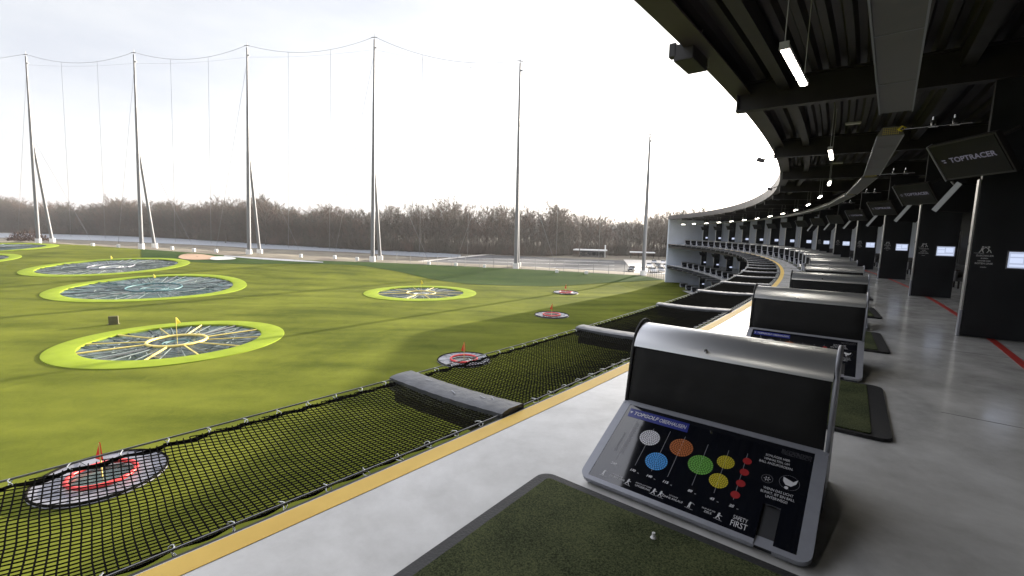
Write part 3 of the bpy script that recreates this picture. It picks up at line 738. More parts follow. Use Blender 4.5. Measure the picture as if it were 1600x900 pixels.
def make_net():
    T = thing('safety_net', (0, 0, 0), 0, 'x', 'safety net')
    m = MB(); x0, x1, y0, y1 = -.11, -NL + .06, .20, NW - .18
    def line(px, py, dx, dy):
        # clip to the net field
        t0, t1 = -1e9, 1e9
        for p, d, a, b in ((px, dx, x1, x0), (py, dy, y0, y1)):
            if abs(d) < 1e-9:
                if p < a or p > b: return
                continue
            ta, tb = sorted(((a - p) / d, (b - p) / d)); t0, t1 = max(t0, ta), min(t1, tb)
        if t1 - t0 < .03: return
        n = max(1, int((t1 - t0) / .22)); pts = []
        for i in range(n + 1):
            t_ = t0 + (t1 - t0) * i / n; x, y = px + dx * t_, py + dy * t_
            # scalloped edge: pulled in between clips
            pts.append((x + .006 * math.sin(y * 9 + x * 3), y + .006 * math.sin(x * 8 + y * 2), net_z(x, y) + random.uniform(-.002, .002)))
        m.tube(pts, .0056, 3, cap=False)
    A = Vector((.24, .97)).normalized(); Bd = Vector((.995, -.08)).normalized()
    c = .047
    nA = Vector((-A.y, A.x)); nB = Vector((-Bd.y, Bd.x))
    for i in range(-60, 120): line(nA.x * c * i, nA.y * c * i, A.x, A.y)
    for i in range(-20, 120): line(nB.x * c * i, nB.y * c * i, Bd.x, Bd.y)
    m.build('mesh', 'net', T)
    # doubled hem rope that scallops between the clips, and the cable it hangs from
    for name, xe, xc in (('hem_rope', -.11, -.05), ('hem_rope', -NL + .06, -NL + .012)):
        pts = []; n = 96
        for i in range(n + 1):
            y = .12 + (NW - .24) * i / n; w = abs(math.sin(PI * 13 * i / n))
            sg = 1 if xe > -1 else -1
            pts.append((xe - sg * (.004 + .014 * w), y, net_z(xe, y) - .006 - .012 * w))
        h = MB(); h.tube(pts, .011, 5); h.tube([(x + .012 * math.sin(i * .8), y, z - .012 + .006 * math.cos(i * .8)) for i, (x, y, z) in enumerate(pts)], .009, 5)
        h.build(name, 'net', T)
    for xc in (-.05, -NL + .012):
        h = MB(); h.tube([(xc, 0.05, net_z(xc, 0) + .012), (xc, NW - .05, net_z(xc, 0) + .012)], .008, 6); h.build('cable', 'cable', T)
    for xe, xc in ((-.11, -.05), (-NL + .06, -NL + .012)):
        for i in range(14):
            y = .12 + (NW - .24) * i / 13; z = net_z(xe, y); big = .022
            a = [((xe + xc) / 2 + (abs(xe - xc) / 2 + .020) * math.cos(q), y + .012 * math.sin(q * 2 + i), z + .004 + big * math.sin(q)) for q in [2 * PI * j / 12 for j in range(13)]]
            h = MB(); h.tube(a, .0042, 5, cap=False); h.build('clip', 'clip', T)
    return T
net0 = make_net()
far_skip = ('clip',)
for k in range(len(BEAMS) - 1):
    s = BEAMS[k]; step = (BEAMS[k + 1] - s) * BAY
    o = net0 if k == 0 else copy_tree(net0, skip=() if k < 9 else far_skip)
    pose(o, -.005, s, 0, yaw_off(k) - step / BAY * DT * 0)
    o.rotation_euler[2] = ang((s + BEAMS[k + 1]) / 2) + yaw_off(k) * .0
    o.location = pol(-.008, s, 0)
    o.scale = (1, (pol(-.01, s) - pol(-.01, BEAMS[k + 1])).length / NW, 1)
    tag(o, 'black knotted safety net, %s' % ('in the lower left foreground' if k == 0 else 'between the %s and %s padded arms' % (nth(k - 1).replace(' nearest', ''), nth(k).replace(' nearest', ''))), 'safety net', 'safety nets along the deck edge')
# thin net edges on the middle deck far away
for lv, z, nm in ((0, -4.3, 'middle'),):
    for i in range(10):
        s = 27.3 - .935 * i; o = copy_tree(beam0, skip=('tape_patch',)); pose(o, -.01, s, z)
        tag(o, 'padded net arm on the %s deck, %s from the pale end wall' % (nm, ['first', 'second', 'third', 'fourth', 'fifth', 'sixth', 'seventh', 'eighth', 'ninth', 'tenth'][i]), 'net outrigger', 'padded net arms on the %s deck' % nm)

# ------------------------------------------------------------------ bay dividers with touchscreens
DW, DT_ = .97, .17
def make_divider():
    T = thing('bay_divider', (0, 0, 0), 0, 'x', 'divider')
    m = MB(); m.box((DW / 2 + .012, DT_ / 2, 2.31), (DW - .024, DT_, 4.58), ch=.006); m.build('panel', 'black_panel', T)
    e = MB(); e.box((.0, DT_ / 2, 1.45), (.03, DT_ + .012, 2.9), ch=.004); e.build('edge_strip', 'pale_edge', T)
    b = MB(); b.box((-.002, DT_ / 2, .25), (.034, DT_ + .02, .5), ch=.003); b.build('kick_plate', 'frame_grey', T)
    sg = MB(); f = -.0015; X = Vector((1, 0, 0)); Z = Vector((0, 0, 1))
    for i, (s_, q, w) in enumerate((('ZUSCHAUER', .040, 1.0), ('BLEIBEN', .026, 1), ('HINTER DER', .030, 1), ('ROTEN LINIE', .042, .95), ('STEHEN', .022, 1))):
        text_mesh(sg, s_, (.20, f, 1.52 - .047 * i - (.02 if i == 4 else 0)), q, X, Z, wx=w, off=.0006)
    def P(pts, c, k): sg.add([(c[0] + x * k, f, c[1] + y * k) for x, y in pts], [tuple(range(len(pts)))])
    for c, fl in (((.15, 1.575), 1), ((.25, 1.575), -1)):
        P([(.13 * math.cos(2 * PI * j / 10) + .1 * fl, .95 + .13 * math.sin(2 * PI * j / 10)) for j in range(10)], c, .11)
        P([(-.05, .8), (.25 * fl, .75), (.15, .4), (-.12, .4)], c, .11); P([(-.12, .42), (.02, .42), (-.2, 0), (-.34, 0)], c, .11); P([(0, .42), (.14, .42), (.3, 0), (.18, 0)], c, .11)
        P([(.2 * fl, .76), (.2 * fl, .64), (.62 * fl, .95), (.60 * fl, 1.05)], c, .11)
    P([(-.7, -.04), (.5, -.12), (.5, -.16), (-.7, -.08)], (.13, 1.575), .11)
    sg.build('sign', 'print', T)
    fr = MB()
    for c, d in (((.70, -.014, 1.615), (.44, .028, .016)), ((.70, -.014, 1.315), (.44, .028, .016)), ((.488, -.014, 1.465), (.016, .028, .284)), ((.912, -.014, 1.465), (.016, .028, .284))): fr.box(c, d)
    fo = fr.build('touchscreen', 'frame_grey', T)
    d = MB(); d.box((.70, -.006, 1.465), (.406, .012, .282)); ds = d.build('display', 'screen_on', fo)
    MT['screen_ui'] = mat('screen tiles', (.02, .02, .02), .3, emis=(.62, .70, .92), estr=.27)
    u = MB()
    for x, z, w, h in ((.60, 1.545, .16, .05), (.60, 1.455, .16, .09), (.79, 1.50, .17, .14), (.70, 1.365, .36, .035)): u.box((x, -.0125, z), (w, .002, h))
    u.build('screen_tiles', 'screen_ui', fo)
    return T
div0 = make_divider()
def far_divider():
    return copy_tree(div0, skip=('sign', 'kick_plate'))
NTH = ['first', 'second', 'third', 'fourth', 'fifth', 'sixth', 'seventh', 'eighth', 'ninth', 'tenth', 'eleventh', 'twelfth', 'thirteenth', 'fourteenth', 'fifteenth']
for k, s in enumerate(DIV[2:]):
    o = div0 if k == 0 else (copy_tree(div0) if k < 7 else far_divider())
    pose(o, 3.88, s)
    tag(o, 'black bay divider with pale edge, %s' % ('just outside the right of the view' if k == 0 else 'cut by the right edge of the picture' if k == 1 else '%s from the right edge' % NTH[k - 1]), 'divider', 'bay dividers on the upper deck')
for z, n, nm in ((-4.3, 7, 'middle'), (-8.42, 5, 'lowest')):
    for i in range(n):
        o = far_divider(); pose(o, 3.88, 26.7 - 1.8 * i, z)
        o.scale = (1, 1, .78)
        tag(o, 'black bay divider on the %s deck, %s from the pale end wall' % (nm, NTH[i]), 'divider', 'bay dividers on the %s deck' % nm)

# ------------------------------------------------------------------ monitors above the bays
def make_monitor(lettered=True):
    T = thing('bay_monitor', (0, 0, 0), 0, 'x', 'monitor')
    h = MB(); h.box((0, .055, 0), (1.2, .085, .69), ch=.012); h.box((0, .125, 0), (.7, .07, .42), ch=.01); h.build('housing', 'black_steel', T)
    e = MB(); e.box((-.602, .05, 0), (.014, .11, .70)); e.build('side_trim', 'frame_grey', T)
    s = MB(); s.box((0, .008, .01), (1.14, .012, .63)); so = s.build('screen', 'screen_off', T)
    if lettered:
        t = MB(); text_mesh(t, 'TOPTRACER', (.07, .0008, .02), .125, Vector((1, 0, 0)), Vector((0, 0, 1)), wx=1.12, off=.003)
        t.add([(-.47, .0008, .05), (-.40, .0008, .05), (-.40, .0008, .03), (-.47, .0008, .03), (-.45, .0008, .01), (-.40, .0008, .01), (-.40, .0008, -.01), (-.45, .0008, -.01)], [(0, 1, 2, 3), (4, 5, 6, 7)])
        MT['tv_text'] = mat('monitor lettering', (.1, .1, .13), .5, emis=(.45, .42, .60), estr=.035)
        t.build('lettering', 'tv_text', so)
    a = MB(); a.tube([(0, .14, 0), (.15, .38, .10), (.3, .62, .12)], .03, 8); a.build('bracket', 'black_steel', T)
    return T
mon0 = make_monitor()
TVYAW = -1.629 - ang(1.51)
for k, s in enumerate(DIV[3:]):
    o = mon0 if k == 0 else copy_tree(mon0, skip=() if k < 4 else ('lettering', 'bracket'))
    q = s - .39; f = 1 if k < 5 else .6
    o.location = pol(3.53, q, 3.10); o.rotation_euler = (-.605, 0, ang(q) + TVYAW * (1 if k < 3 else .85))
    o.rotation_euler = (Matrix.Rotation(ang(q) + TVYAW, 3, 'Z') @ Matrix.Rotation(.605, 3, 'X')).to_euler()
    tag(o, 'tilted black tee monitor hanging over the %s bay divider from the right edge' % NTH[k], 'monitor', 'monitors tilted toward the tees')
lm0 = make_monitor(False)
lm0.name = 'lounge_monitor'
t_ = ang(2.45); et_ = Vector((-math.sin(t_), math.cos(t_), 0)); d_ = ray(1503, 288)
cor = EYE + d_ * ((pol(0, 2.45) - EYE).dot(et_) / d_.dot(et_))
rho_c = math.hypot(cor.x - CX, cor.y - CY) - RE
for k, s in enumerate(DIV[3:9]):
    o = lm0 if k == 0 else copy_tree(lm0)
    q = s + .55; rot = Matrix.Rotation(ang(q) + math.atan2(.83, .56), 3, 'Z') @ Matrix.Rotation(.605, 3, 'X')
    o.location = pol(rho_c, q, cor.z) + rot @ Vector((.6, 0, -.345)); o.rotation_euler = rot.to_euler()
    tag(o, 'black lounge monitor tilted down, seen in the %s gap between dividers' % NTH[k], 'monitor', 'monitors over the lounges')
for z, n, nm in ((-4.3, 6, 'middle'), (-8.42, 4, 'lowest')):
    for i in range(n):
        o = copy_tree(mon0, skip=('lettering', 'bracket')); q = 26.3 - 1.8 * i
        o.location = pol(3.5, q, z + 2.75); o.rotation_euler = (Matrix.Rotation(ang(q) + TVYAW, 3, 'Z') @ Matrix.Rotation(.605, 3, 'X')).to_euler()
        tag(o, 'tilted monitor on the %s deck, %s from the pale end wall' % (nm, NTH[i]), 'monitor', 'monitors on the %s deck' % nm)

# ------------------------------------------------------------------ ceiling: lamps, heaters, sprinkler of fittings
def make_lamp():
    T = thing('tube_lamp', (0, 0, 0), 0, 'x', 'ceiling lamp')
    b = MB(); b.box((0, 0, .045), (.09, 1.62, .05), ch=.008); b.box((0, -.80, .035), (.10, .03, .085)); b.box((0, .80, .035), (.10, .03, .085)); b.build('housing', 'tube_body', T)
    d = MB(); d.box((0, 0, .005), (.078, 1.57, .05), ch=.018); d.build('diffuser', 'tube', T)
    for y in (-.78, .78):
        r = MB(); r.tube([(0, y, .07), (0, y, 1.32)], .006, 6); r.build('suspension_rod', 'tube_body', T)
    return T
lamp0 = make_lamp()
LAMPS = [.47, 2.74, 4.95, 7.05, 9.05, 11.0, 12.9, 14.8, 16.7, 18.6, 20.5, 22.4, 24.3, 26.2, 27.9]
for k, s in enumerate([-1.8] + LAMPS):
    o = lamp0 if k == 0 else copy_tree(lamp0, skip=() if k < 8 else ('housing',))
    pose(o, 1.47, s, 3.92)
    tag(o, 'hanging tube lamp %s' % ('above and out of view' if k == 0 else 'largest and brightest, high under the roof edge' if k == 1 else 'glowing under the dark roof, %s along the row' % nth(k - 1)), 'ceiling lamp', 'tube lamps hanging along the deck')
def make_heater():
    L = 7.0
    T = thing('radiant_heater', (0, 0, 0), 0, 'x', 'heater')
    h = MB(); h.prism([(-.20, 0), (-.21, .02), (-.13, .17), (.13, .17), (.21, .02), (.20, 0)], -L / 2, L / 2, 'y'); h.build('hood', 'heater', T)
    e = MB()
    for x in (-.205, .205): e.box((x, 0, -.006), (.018, L, .03))
    for y in (-2.1, -.2, 1.7): e.box((0, y, -.003), (.40, .012, .006))
    e.build('edge_trim', 'frame_grey', T)
    g = MB(); y = -L / 2
    for i in range(8): g.box((-.12 + i * .034, y - .006, .085), (.006, .012, .13))
    for i in range(4): g.box((0, y - .008, .035 + i * .034), (.25, .008, .006))
    g.build('burner_grille', 'ring_yellow', T)
    p_ = MB(); p_.tube([(.16, y - .03, .10), (.45, y - .03, .11), (1.15, y - .03, .12)], .014, 8); p_.build('gas_pipe', 'valve', T)
    for x in (.62, .92):
        v = MB(); v.box((x, y - .03, .16), (.09, .09, .12), ch=.02); v.tube([(x, y - .03, .2), (x, y - .03, .28)], .028, 10); v.tube([(x - .07, y - .03, .115), (x + .07, y - .03, .115)], .03, 10); v.build('gas_valve', 'valve', T, smooth=40)
    y_ = MB(); y_.tube([(.10, y - .02, .11), (.16, y - .05, .06), (.22, y - .05, .12), (.16, y - .03, .16), (.12, y - .03, .1)], .018, 6); y_.build('gas_hose', 'gas_yellow', T, smooth=True)
    return T
heat0 = make_heater()
HE = [(-.98, 2.50), (2.98, 2.50)]
s = 3.0
HS = [.27, 3.0, 5.3, 7.5, 9.65, 11.7, 13.7, 15.7, 17.7, 19.7, 21.7, 23.7, 25.7]
for k, s in enumerate(HS):
    o = heat0 if k == 0 else copy_tree(heat0, skip=() if k < 7 else ('gas_pipe', 'gas_valve', 'gas_hose', 'edge_trim'))
    pose(o, 2.49, s, 3.83)
    if k: o.scale = (1, 1.0 if k == 1 else .98, 1)
    tag(o, 'grey box heater hood under the roof, %s' % ('largest, running out of the top of the picture' if k == 0 else '%s along the row' % nth(k)), 'heater', 'radiant heaters along the deck')
HLEN = {1: (1.90, 4.12)}
# black floodlight box and small cameras on the roof edge
f = thing('floodlight', pol(-.36, .95, 4.90), ang(.95), 'black floodlight box hanging from the near roof edge', 'floodlight')
m = MB(); m.box((-.05, 0, 0), (.34, .8, .28), ch=.02); m.box((-.25, -.34, .06), (.12, .14, .24), ch=.02); m.build('housing', 'black_steel', f)
m = MB(); m.tube([(0, -.2, .1), (.12, -.2, .22), (.2, -.2, .4)], .012, 6); m.tube([(0, .28, -.05), (.16, .32, -.1), (.2, .3, .25)], .008, 6); m.build('cable', 'cable', f)
for q, lab in ((4.55, 'small camera on a bracket sticking out from the roof edge, larger one'), (8.3, 'small camera on a bracket farther along the roof edge')):
    f = thing('security_camera', pol(-.42, q, 4.82), ang(q), lab, 'camera', 'cameras on the roof edge')
    m = MB(); m.tube([(0, 0, .1), (-.18, 0, .02), (-.32, 0, -.02)], .022, 8); m.build('bracket', 'fascia', f)
    m = MB(); m.box((-.44, 0, -.06), (.28, .14, .15), Matrix.Rotation(.3, 3, 'Y'), ch=.02); m.box((-.50, .05, .02), (.12, .08, .07), Matrix.Rotation(-.4, 3, 'Y'), ch=.01); m.build('housing', 'fascia', f)
for s_, rho, lab in ((3.2, 1.86, 'small strip light fixed across the ceiling behind the second tube lamp'), (5.6, 1.75, 'smaller strip light fixed across the ceiling farther back')):
    f = thing('strip_light', pol(rho, s_, 4.95), ang(s_), lab, 'strip light', 'strip lights on the ceiling')
    m = MB(); m.box((0, 0, .02), (.36, .07, .05), ch=.01); m.build('housing', 'tube_body', f)
    m = MB(); m.box((0, 0, -.01), (.33, .05, .02)); m.build('diffuser', 'white', f)

# ------------------------------------------------------------------ lounges behind the dividers
def make_sofa():
    T = thing('lounge_sofa', (0, 0, 0), 0, 'x', 'sofa')
    m = MB(); m.box((0, 0, .36), (1.8, .72, .16), ch=.03); m.build('seat', 'sofa', T)
    m = MB(); m.box((0, .36, .62), (1.8, .16, .52), ch=.04); m.build('backrest', 'sofa', T)
    for x in (-.93, .93):
        m = MB(); m.box((x, .02, .48), (.10, .80, .40), ch=.03); m.build('arm', 'sofa', T)
    for x in (-.82, .82):
        for y in (-.28, .32):
            m = MB(); m.box((x, y, .14), (.05, .05, .28)); m.build('leg', 'black_steel', T)
    return T
so0 = make_sofa()
for k, s in enumerate([2.6, 4.9, 7.1, 9.2, 11.2, 13.0]):
    o = so0 if k == 0 else copy_tree(so0)
    pose(o, 6.7, s + .6, 0, PI * .0)
    tag(o, 'grey lounge sofa in the %s gap between dividers' % NTH[k], 'sofa', 'lounge sofas behind the bays')
def make_table():
    T = thing('lounge_table', (0, 0, 0), 0, 'x', 'table')
    m = MB(); m.box((0, 0, .74), (.7, .7, .035), ch=.008); m.build('tabletop', 'wood', T)
    m = MB(); m.tube([(0, 0, .02), (0, 0, .73)], .03, 10); m.build('post', 'black_steel', T)
    m = MB(); m.tube([(0, 0, 0), (0, 0, .025)], .24, 20); m.build('base', 'black_steel', T)
    return T
tb0 = make_table()
for k, s in enumerate([2.5, 4.8, 7.0, 9.1]):
    o = tb0 if k == 0 else copy_tree(tb0)
    pose(o, 5.3, s + .4)
    tag(o, 'dark lounge table in the %s gap between dividers' % NTH[k], 'table', 'lounge tables')
pn = thing('pendant_lamp', pol(8.4, 4.6, 2.35), 0, 'small warm pendant lamp glowing deep in the dark lounge', 'pendant lamp')
m = MB(); m.tube([(0, 0, .1), (0, 0, 2.9)], .006, 6); m.build('cord', 'black_steel', pn)
m = MB(); m.tube([(0, 0, 0), (0, 0, .1)], .14, 16, .05); m.build('lamp_shade', mat('warm lamp', (.8, .6, .3), .5, emis=(1, .72, .35), estr=1.2), pn, smooth=40)

# ------------------------------------------------------------------ targets in the field
def make_target(px, R, rin, cols, lab, rng_seed, sunk=.55, sy=1., group='large round targets in the outfield'):
    c = on_ground(*px)
    T = thing('target_green', c, math.atan2(-c.x, c.y) * 1.0, lab, 'target', group)
    ca, sa = math.cos(T.rotation_euler[2]), math.sin(T.rotation_euler[2])
    def g(x, y, off):
        wx, wy = c.x + ca * x - sa * y, c.y + sa * x + ca * y
        return (x, y, terrain(wx, wy) - c.z + off)
    n = 72
    rows = [[g(q * math.cos(2 * PI * k / n), q * sy * math.sin(2 * PI * k / n), h) for k in range(n)] for q, h in ((R, -.1), (R - .02, .07), (R - .3, .10), ((R + rin) / 2, .11), (rin + .1, .11), (rin, .09), (rin, -.9))]
    MB().grid(rows, wrap=True).build('turf_rim', 'lime', T, smooth=30)
    rows = [[g(q * math.cos(2 * PI * k / n), q * sy * math.sin(2 * PI * k / n), -.06 - sunk * (1 - (q / rin) ** 2)) for k in range(n)] for q in [rin * f for f in (1.01, .85, .6, .4, .2, .04)]]
    m = MB().grid(rows, wrap=True); m.f.append(tuple(len(m.v) - n + k for k in range(n)))
    m.build('net_bowl', cols[2], T, smooth=True)
    rr = rin * .335; n2 = 12
    for k in range(n2):
        a = 2 * PI * k / n2 + .2; e = .075 if px[0] < 400 else .055
        p0 = g(rr * math.cos(a), rr * sy * math.sin(a), -.02); p1 = g(rin * math.cos(a), rin * sy * math.sin(a), .02)
        MB().tube([p0, p1], e if k % 2 == 0 else e * .8, 5).build('spoke', cols[0] if ((k % 3 != 1 and R < 12) or k == 4 or k == 10) else 'spoke_dark', T)
    k = MB(); k.torus((0, 0, 0), rr, .125 if px[0] < 400 else .085, 48); k.v = [g(x, y * sy, z) for x, y, z in k.v]; k.build('inner_ring', cols[0], T, smooth=True)
    k = MB(); k.torus((0, 0, 0), rr * .5, .06, 40); k.torus((0, 0, 0), rr * .38, .05, 40); k.v = [g(x, y * sy, z - .2) for x, y, z in k.v]; k.build('centre_ring', cols[1], T, smooth=True)
    rw = random.Random(rng_seed); k = MB()
    for i in range(60):
        a = rw.uniform(0, 2 * PI); q = rw.uniform(.4, .97) * rin; b = a + rw.uniform(-.35, .35); q2 = min(rin * .98, q + rw.uniform(-1, 1) * rin * .3)
        k.tube([g(q * math.cos(a), q * sy * math.sin(a), -.10), g((q + q2) / 2 * math.cos((a + b) / 2), (q + q2) / 2 * sy * math.sin((a + b) / 2), -.2), g(q2 * math.cos(b), q2 * sy * math.sin(b), -.10)], .045, 4)
    for i in range(24):
        a = 2 * PI * (i + .5) / 24 + .2; k.tube([g(rr * math.cos(a), rr * sy * math.sin(a), -.12), g(rin * math.cos(a), rin * sy * math.sin(a), -.04)], .05, 4)
    k.torus((0, 0, -.16), rin * .66, .05, 60, 4)
    k.build('net_cable', 'truss', T)
    fh = 2.1
    k = MB(); k.tube([(0, 0, -.3), (0, 0, fh)], .03, 6); fp = k.build('flagpole', cols[0], T)
    k = MB(); k.add([(0, 0, fh), (.08, .05, fh - .05), (.36, .10, fh - .55), (.02, 0, fh - .62)], [(0, 1, 2, 3)]); k.add([(0, 0.01, fh), (.02, 0.01, fh - .62), (.36, .11, fh - .55), (.08, .06, fh - .05)], [(0, 1, 2, 3)]); k.build('flag', cols[3], fp)
    return T
make_target((277, 532), 8.6, 6.6, ('ring_yellow', 'ring_blue', 'bowl', 'flag_yellow'), 'large lime-rimmed round target with yellow spokes and a yellow flag, nearest of the big ones', 3, sy=1.02)
make_target((241, 449), 12.6, 10.6, ('ring_blue', 'ring_blue', 'bowl_teal', 'flag_yellow'), 'lime-rimmed round target with teal bowl, directly behind the nearest big one', 5, sy=1.03)
make_target((174, 416), 12.9, 10.8, ('dish_grey', 'ring_white', 'bowl', 'flag_yellow'), 'lime-rimmed round target with grey bowl, left of the sand bunker', 6, sy=1.05)
make_target((-42, 388), 15.5, 13.0, ('ring_blue', 'ring_white', 'bowl_teal', 'flag_yellow'), 'lime-rimmed round target cut by the left edge below the brush heap', 8, sy=.9)
make_target((-110, 409), 13, 11, ('ring_white', 'ring_white', 'bowl', 'flag_yellow'), 'lime target rim just touching the left edge', 9)
make_target((658, 457.5), 9.1, 6.95, ('ring_yellow', 'ring_white', 'bowl', 'flag_yellow'), 'lime-rimmed round target standing alone in the middle of the field', 10, sy=1.02)
def make_red(px, R, lab, sy=1., flag=.72, edge=.05):
    c = on_ground(*px)
    T = thing('red_target', c, 0, lab, 'target', 'small grey targets with red rings')
    n = 56; dy = Vector((c.x, c.y)).normalized()
    def g(x, y, off): return (x, y * sy, terrain(c.x + x, c.y + y * sy) - c.z + off)
    rows = [[g(q * math.cos(2 * PI * k / n), q * math.sin(2 * PI * k / n), h) for k in range(n)] for q, h in ((R, .03), (R * .97, .10), (R * .7, .04), (R * .47, .03), (R * .46, -.05), (R * .05, -.12))]
    m = MB().grid(rows, wrap=True); m.build('sheet', 'dish_grey', T, smooth=30)
    m = MB(); m.torus((0, 0, .12), R * .985, edge, n); m.v = [g(x, y, z) for x, y, z in m.v]; m.build('rim_net', 'net', T, smooth=True)
    m = MB(); m.torus((0, 0, .16), R * .5, .085, 48); m.v = [g(x, y, z) for x, y, z in m.v]; m.build('red_ring', 'ring_red', T, smooth=True)
    m = MB()
    rows = [[g(q * math.cos(2 * PI * k / n), q * math.sin(2 * PI * k / n), .05) for k in range(n)] for q in (R * .44, R * .02)]
    m.grid(rows, wrap=True).build('centre_cup', 'bowl', T)
    m = MB()
    for k in range(8):
        a = 2 * PI * k / 8 + .3; m.tube([g(R * .52 * math.cos(a), R * .52 * math.sin(a), .12), g(R * .97 * math.cos(a), R * .97 * math.sin(a), .12)], .018, 4)
    m.build('stay', 'spoke_dark', T)
    m = MB(); m.tube([(0, 0, -.05), (0, 0, flag + .75)], .028, 6); fp = m.build('flagpole', 'ring_yellow', T)
    m = MB(); z = flag + .8; m.add([(0, 0, z), (-.24, .02, z - .72), (.10, .0, z - .8), (.05, -.02, z - .02)], [(0, 1, 2, 3)]); m.add([(0, 0.012, z), (.05, -.008, z - .02), (.10, .012, z - .8), (-.24, .032, z - .72)], [(0, 1, 2, 3)]); m.build('flag', 'flag_red', fp)
    return T
make_red((160, 746), 2.18, 'nearest grey target with red ring, seen through the foreground net')
make_red((725, 563), 2.12, 'grey target with red ring and red flag beyond the first padded arm', 1.)
make_red((862, 493), 2.15, 'grey target with red ring in the building shadow, third away', 1.05)
make_red((884, 457.6), 2.15, 'farthest grey target with red ring, in the sunlit strip', 1.2)
c = on_ground(178, 507)
m = MB(); m.box((0, 0, .46), (.78, .30, .82), ch=.03); m.box((-.05, .1, .03), (.95, .5, .06)); b_ = m.build('field_box', 'olive_box'); b_.location = c; b_.rotation_euler = (0, 0, .5); tag(b_, 'small olive box standing on the turf behind the nearest big target', 'box')

# ------------------------------------------------------------------ net poles
TOPS = [(40, 85), (209, 82), (386, 71), (585, 58), (813, 95), (1016, 210)]
BASE = [(60, 378), (221, 386), (389, 396), (582, 407), (806, 418), (1005, 428)]
STRUT = [((82, 377), (52, 203)), ((242, 387), (215, 216)), ((406, 397), (391, 220)), ((594, 408), (587, 230)), ((809.5, 418), None), (None, None)]
PT, PBs = [], []
names = ['leftmost', 'second from the left', 'third from the left', 'fourth from the left, tallest in the picture', 'fifth from the left', 'shortest, next to the pale end wall']
ANCH = [[(145, 383), (28, 376)], [(303, 391), (185, 385)], [(470, 400), (338, 392)], [(670, 412), (523, 402)], [(870, 424), (712, 414)], []]
for i, (a, b) in enumerate(zip(TOPS, BASE)):
    Y = POLES[i][1]; pb = at_Y(*b, Y); pt = at_Y(*a, Y); PT.append(pt); PBs.append(pb)
    zg = terrain(pb.x, pb.y)
    T = thing('net_pole', (pb.x, pb.y, zg), 0, 'tall grey net pole, %s' % names[i], 'net pole', 'tall net poles around the outfield')
    h = pt - Vector((pb.x, pb.y, zg))
    m = MB(); m.tube([(0, 0, -1), h * .25, h * .5], .50 if i < 5 else .42, 12, .40); m.tube([h * .5, h * .72], .37, 12, .32); m.tube([h * .72, h * .99], .29, 12, .20); m.tube([h * .98, h * 1.015], .06, 6)
    m.build('shaft', 'pole', T, smooth=40)
    m = MB(); m.box(h * .999, (1.5, .14, .14)); m.box(h * .955 + Vector((.25, 0, 0)), (.7, .2, .3)); m.build('head_bracket', 'pole', T)
    m = MB(); m.tube([(0, 0, -1.2), (0, 0, 1.0)], .75, 12); m.build('footing', 'concrete_block', T)
    if STRUT[i][0]:
        sb, sp = STRUT[i]; q = at_Y(*sb, Y + 3.5); zq = terrain(q.x, q.y)
        e = h * (.60 if sp is None else (sp[1] - b[1]) / (a[1] - b[1]))
        m = MB(); m.tube([Vector((q.x - pb.x, q.y - pb.y, zq - zg - .5)), e], .42, 10, .30); m.build('strut', 'pole', T, smooth=40)
        m = MB(); m.tube([(q.x - pb.x, q.y - pb.y, zq - zg - 1.2), (q.x - pb.x, q.y - pb.y, zq - zg + 1.0)], .75, 12); m.build('footing', 'concrete_block', T)
    for j, an in enumerate(ANCH[i]):
        g_ = on_ground(*an) - Vector((pb.x, pb.y, zg))
        m = MB(); m.tube([h * (.58 if j == 0 else .93), g_ + Vector((0, 0, .6))], .036, 4); m.build('guy_wire', 'cable', T)
for i in range(5):
    a, b = PT[i] + Vector((0, 0, .1)), PT[i + 1] + Vector((0, 0, .1))
    span = thing('net_span', (PBs[i] + PBs[i + 1]) / 2, 0, 'thin sagging cable and drop lines between %s net poles' % ['the first and second', 'the second and third', 'the third and fourth', 'the fourth and fifth', 'the last two'][i], 'barrier net', 'barrier net cables between the poles')
    O = span.location
    def sagp(u): return a.lerp(b, u) - Vector((0, 0, 5.2 * 4 * u * (1 - u) * .5)) - O
    m = MB(); m.tube([sagp(k / 20) for k in range(21)], .045, 4); m.build('top_cable', 'cable', span)
    for u in (1 / 3, 2 / 3):
        p0 = sagp(u); g_ = PBs[i].lerp(PBs[i + 1], u); p1 = Vector((g_.x, g_.y, terrain(g_.x, g_.y) + 2)) - O
        m = MB(); m.tube([p0, p1], .04, 4); m.build('drop_line', 'cable', span)
    m = MB(); m.tube([a.lerp(b, k / 8) - Vector((0, 0, 2.9 + .6 * math.sin(PI * k / 8))) - O for k in range(9)], .02, 4); m.build('head_line', 'cable', span)
a = PT[0]; sp = thing('net_span', (a.x - 20, a.y, a.z), 0, 'short piece of net cable running out of the picture on the left', 'barrier net', 'barrier net cables between the poles')
m = MB(); m.tube([Vector((20, 0, .1)), Vector((8, 1.5, -1.2)), Vector((-6, 3, -1.6)), Vector((-16, 5, -1.4))], .045, 4); m.build('top_cable', 'cable', sp)
for i, an in enumerate([(145, 383), (185, 385), (269, 388), (303, 391), (338, 392), (470, 400), (523, 402), (558, 405), (670, 412), (712, 414), (757, 417), (870, 425), (916, 427)]):
    g_ = on_ground(an[0], an[1] + 1.2); m = MB(); m.box((0, 0, .25), (.7, .6, .9), ch=.08); o = m.build('anchor_block', 'concrete_block'); o.location = g_
    tag(o, 'small white anchor block on the field edge, %s from the left' % NTH[i], 'anchor block', 'white anchor blocks along the field edge')

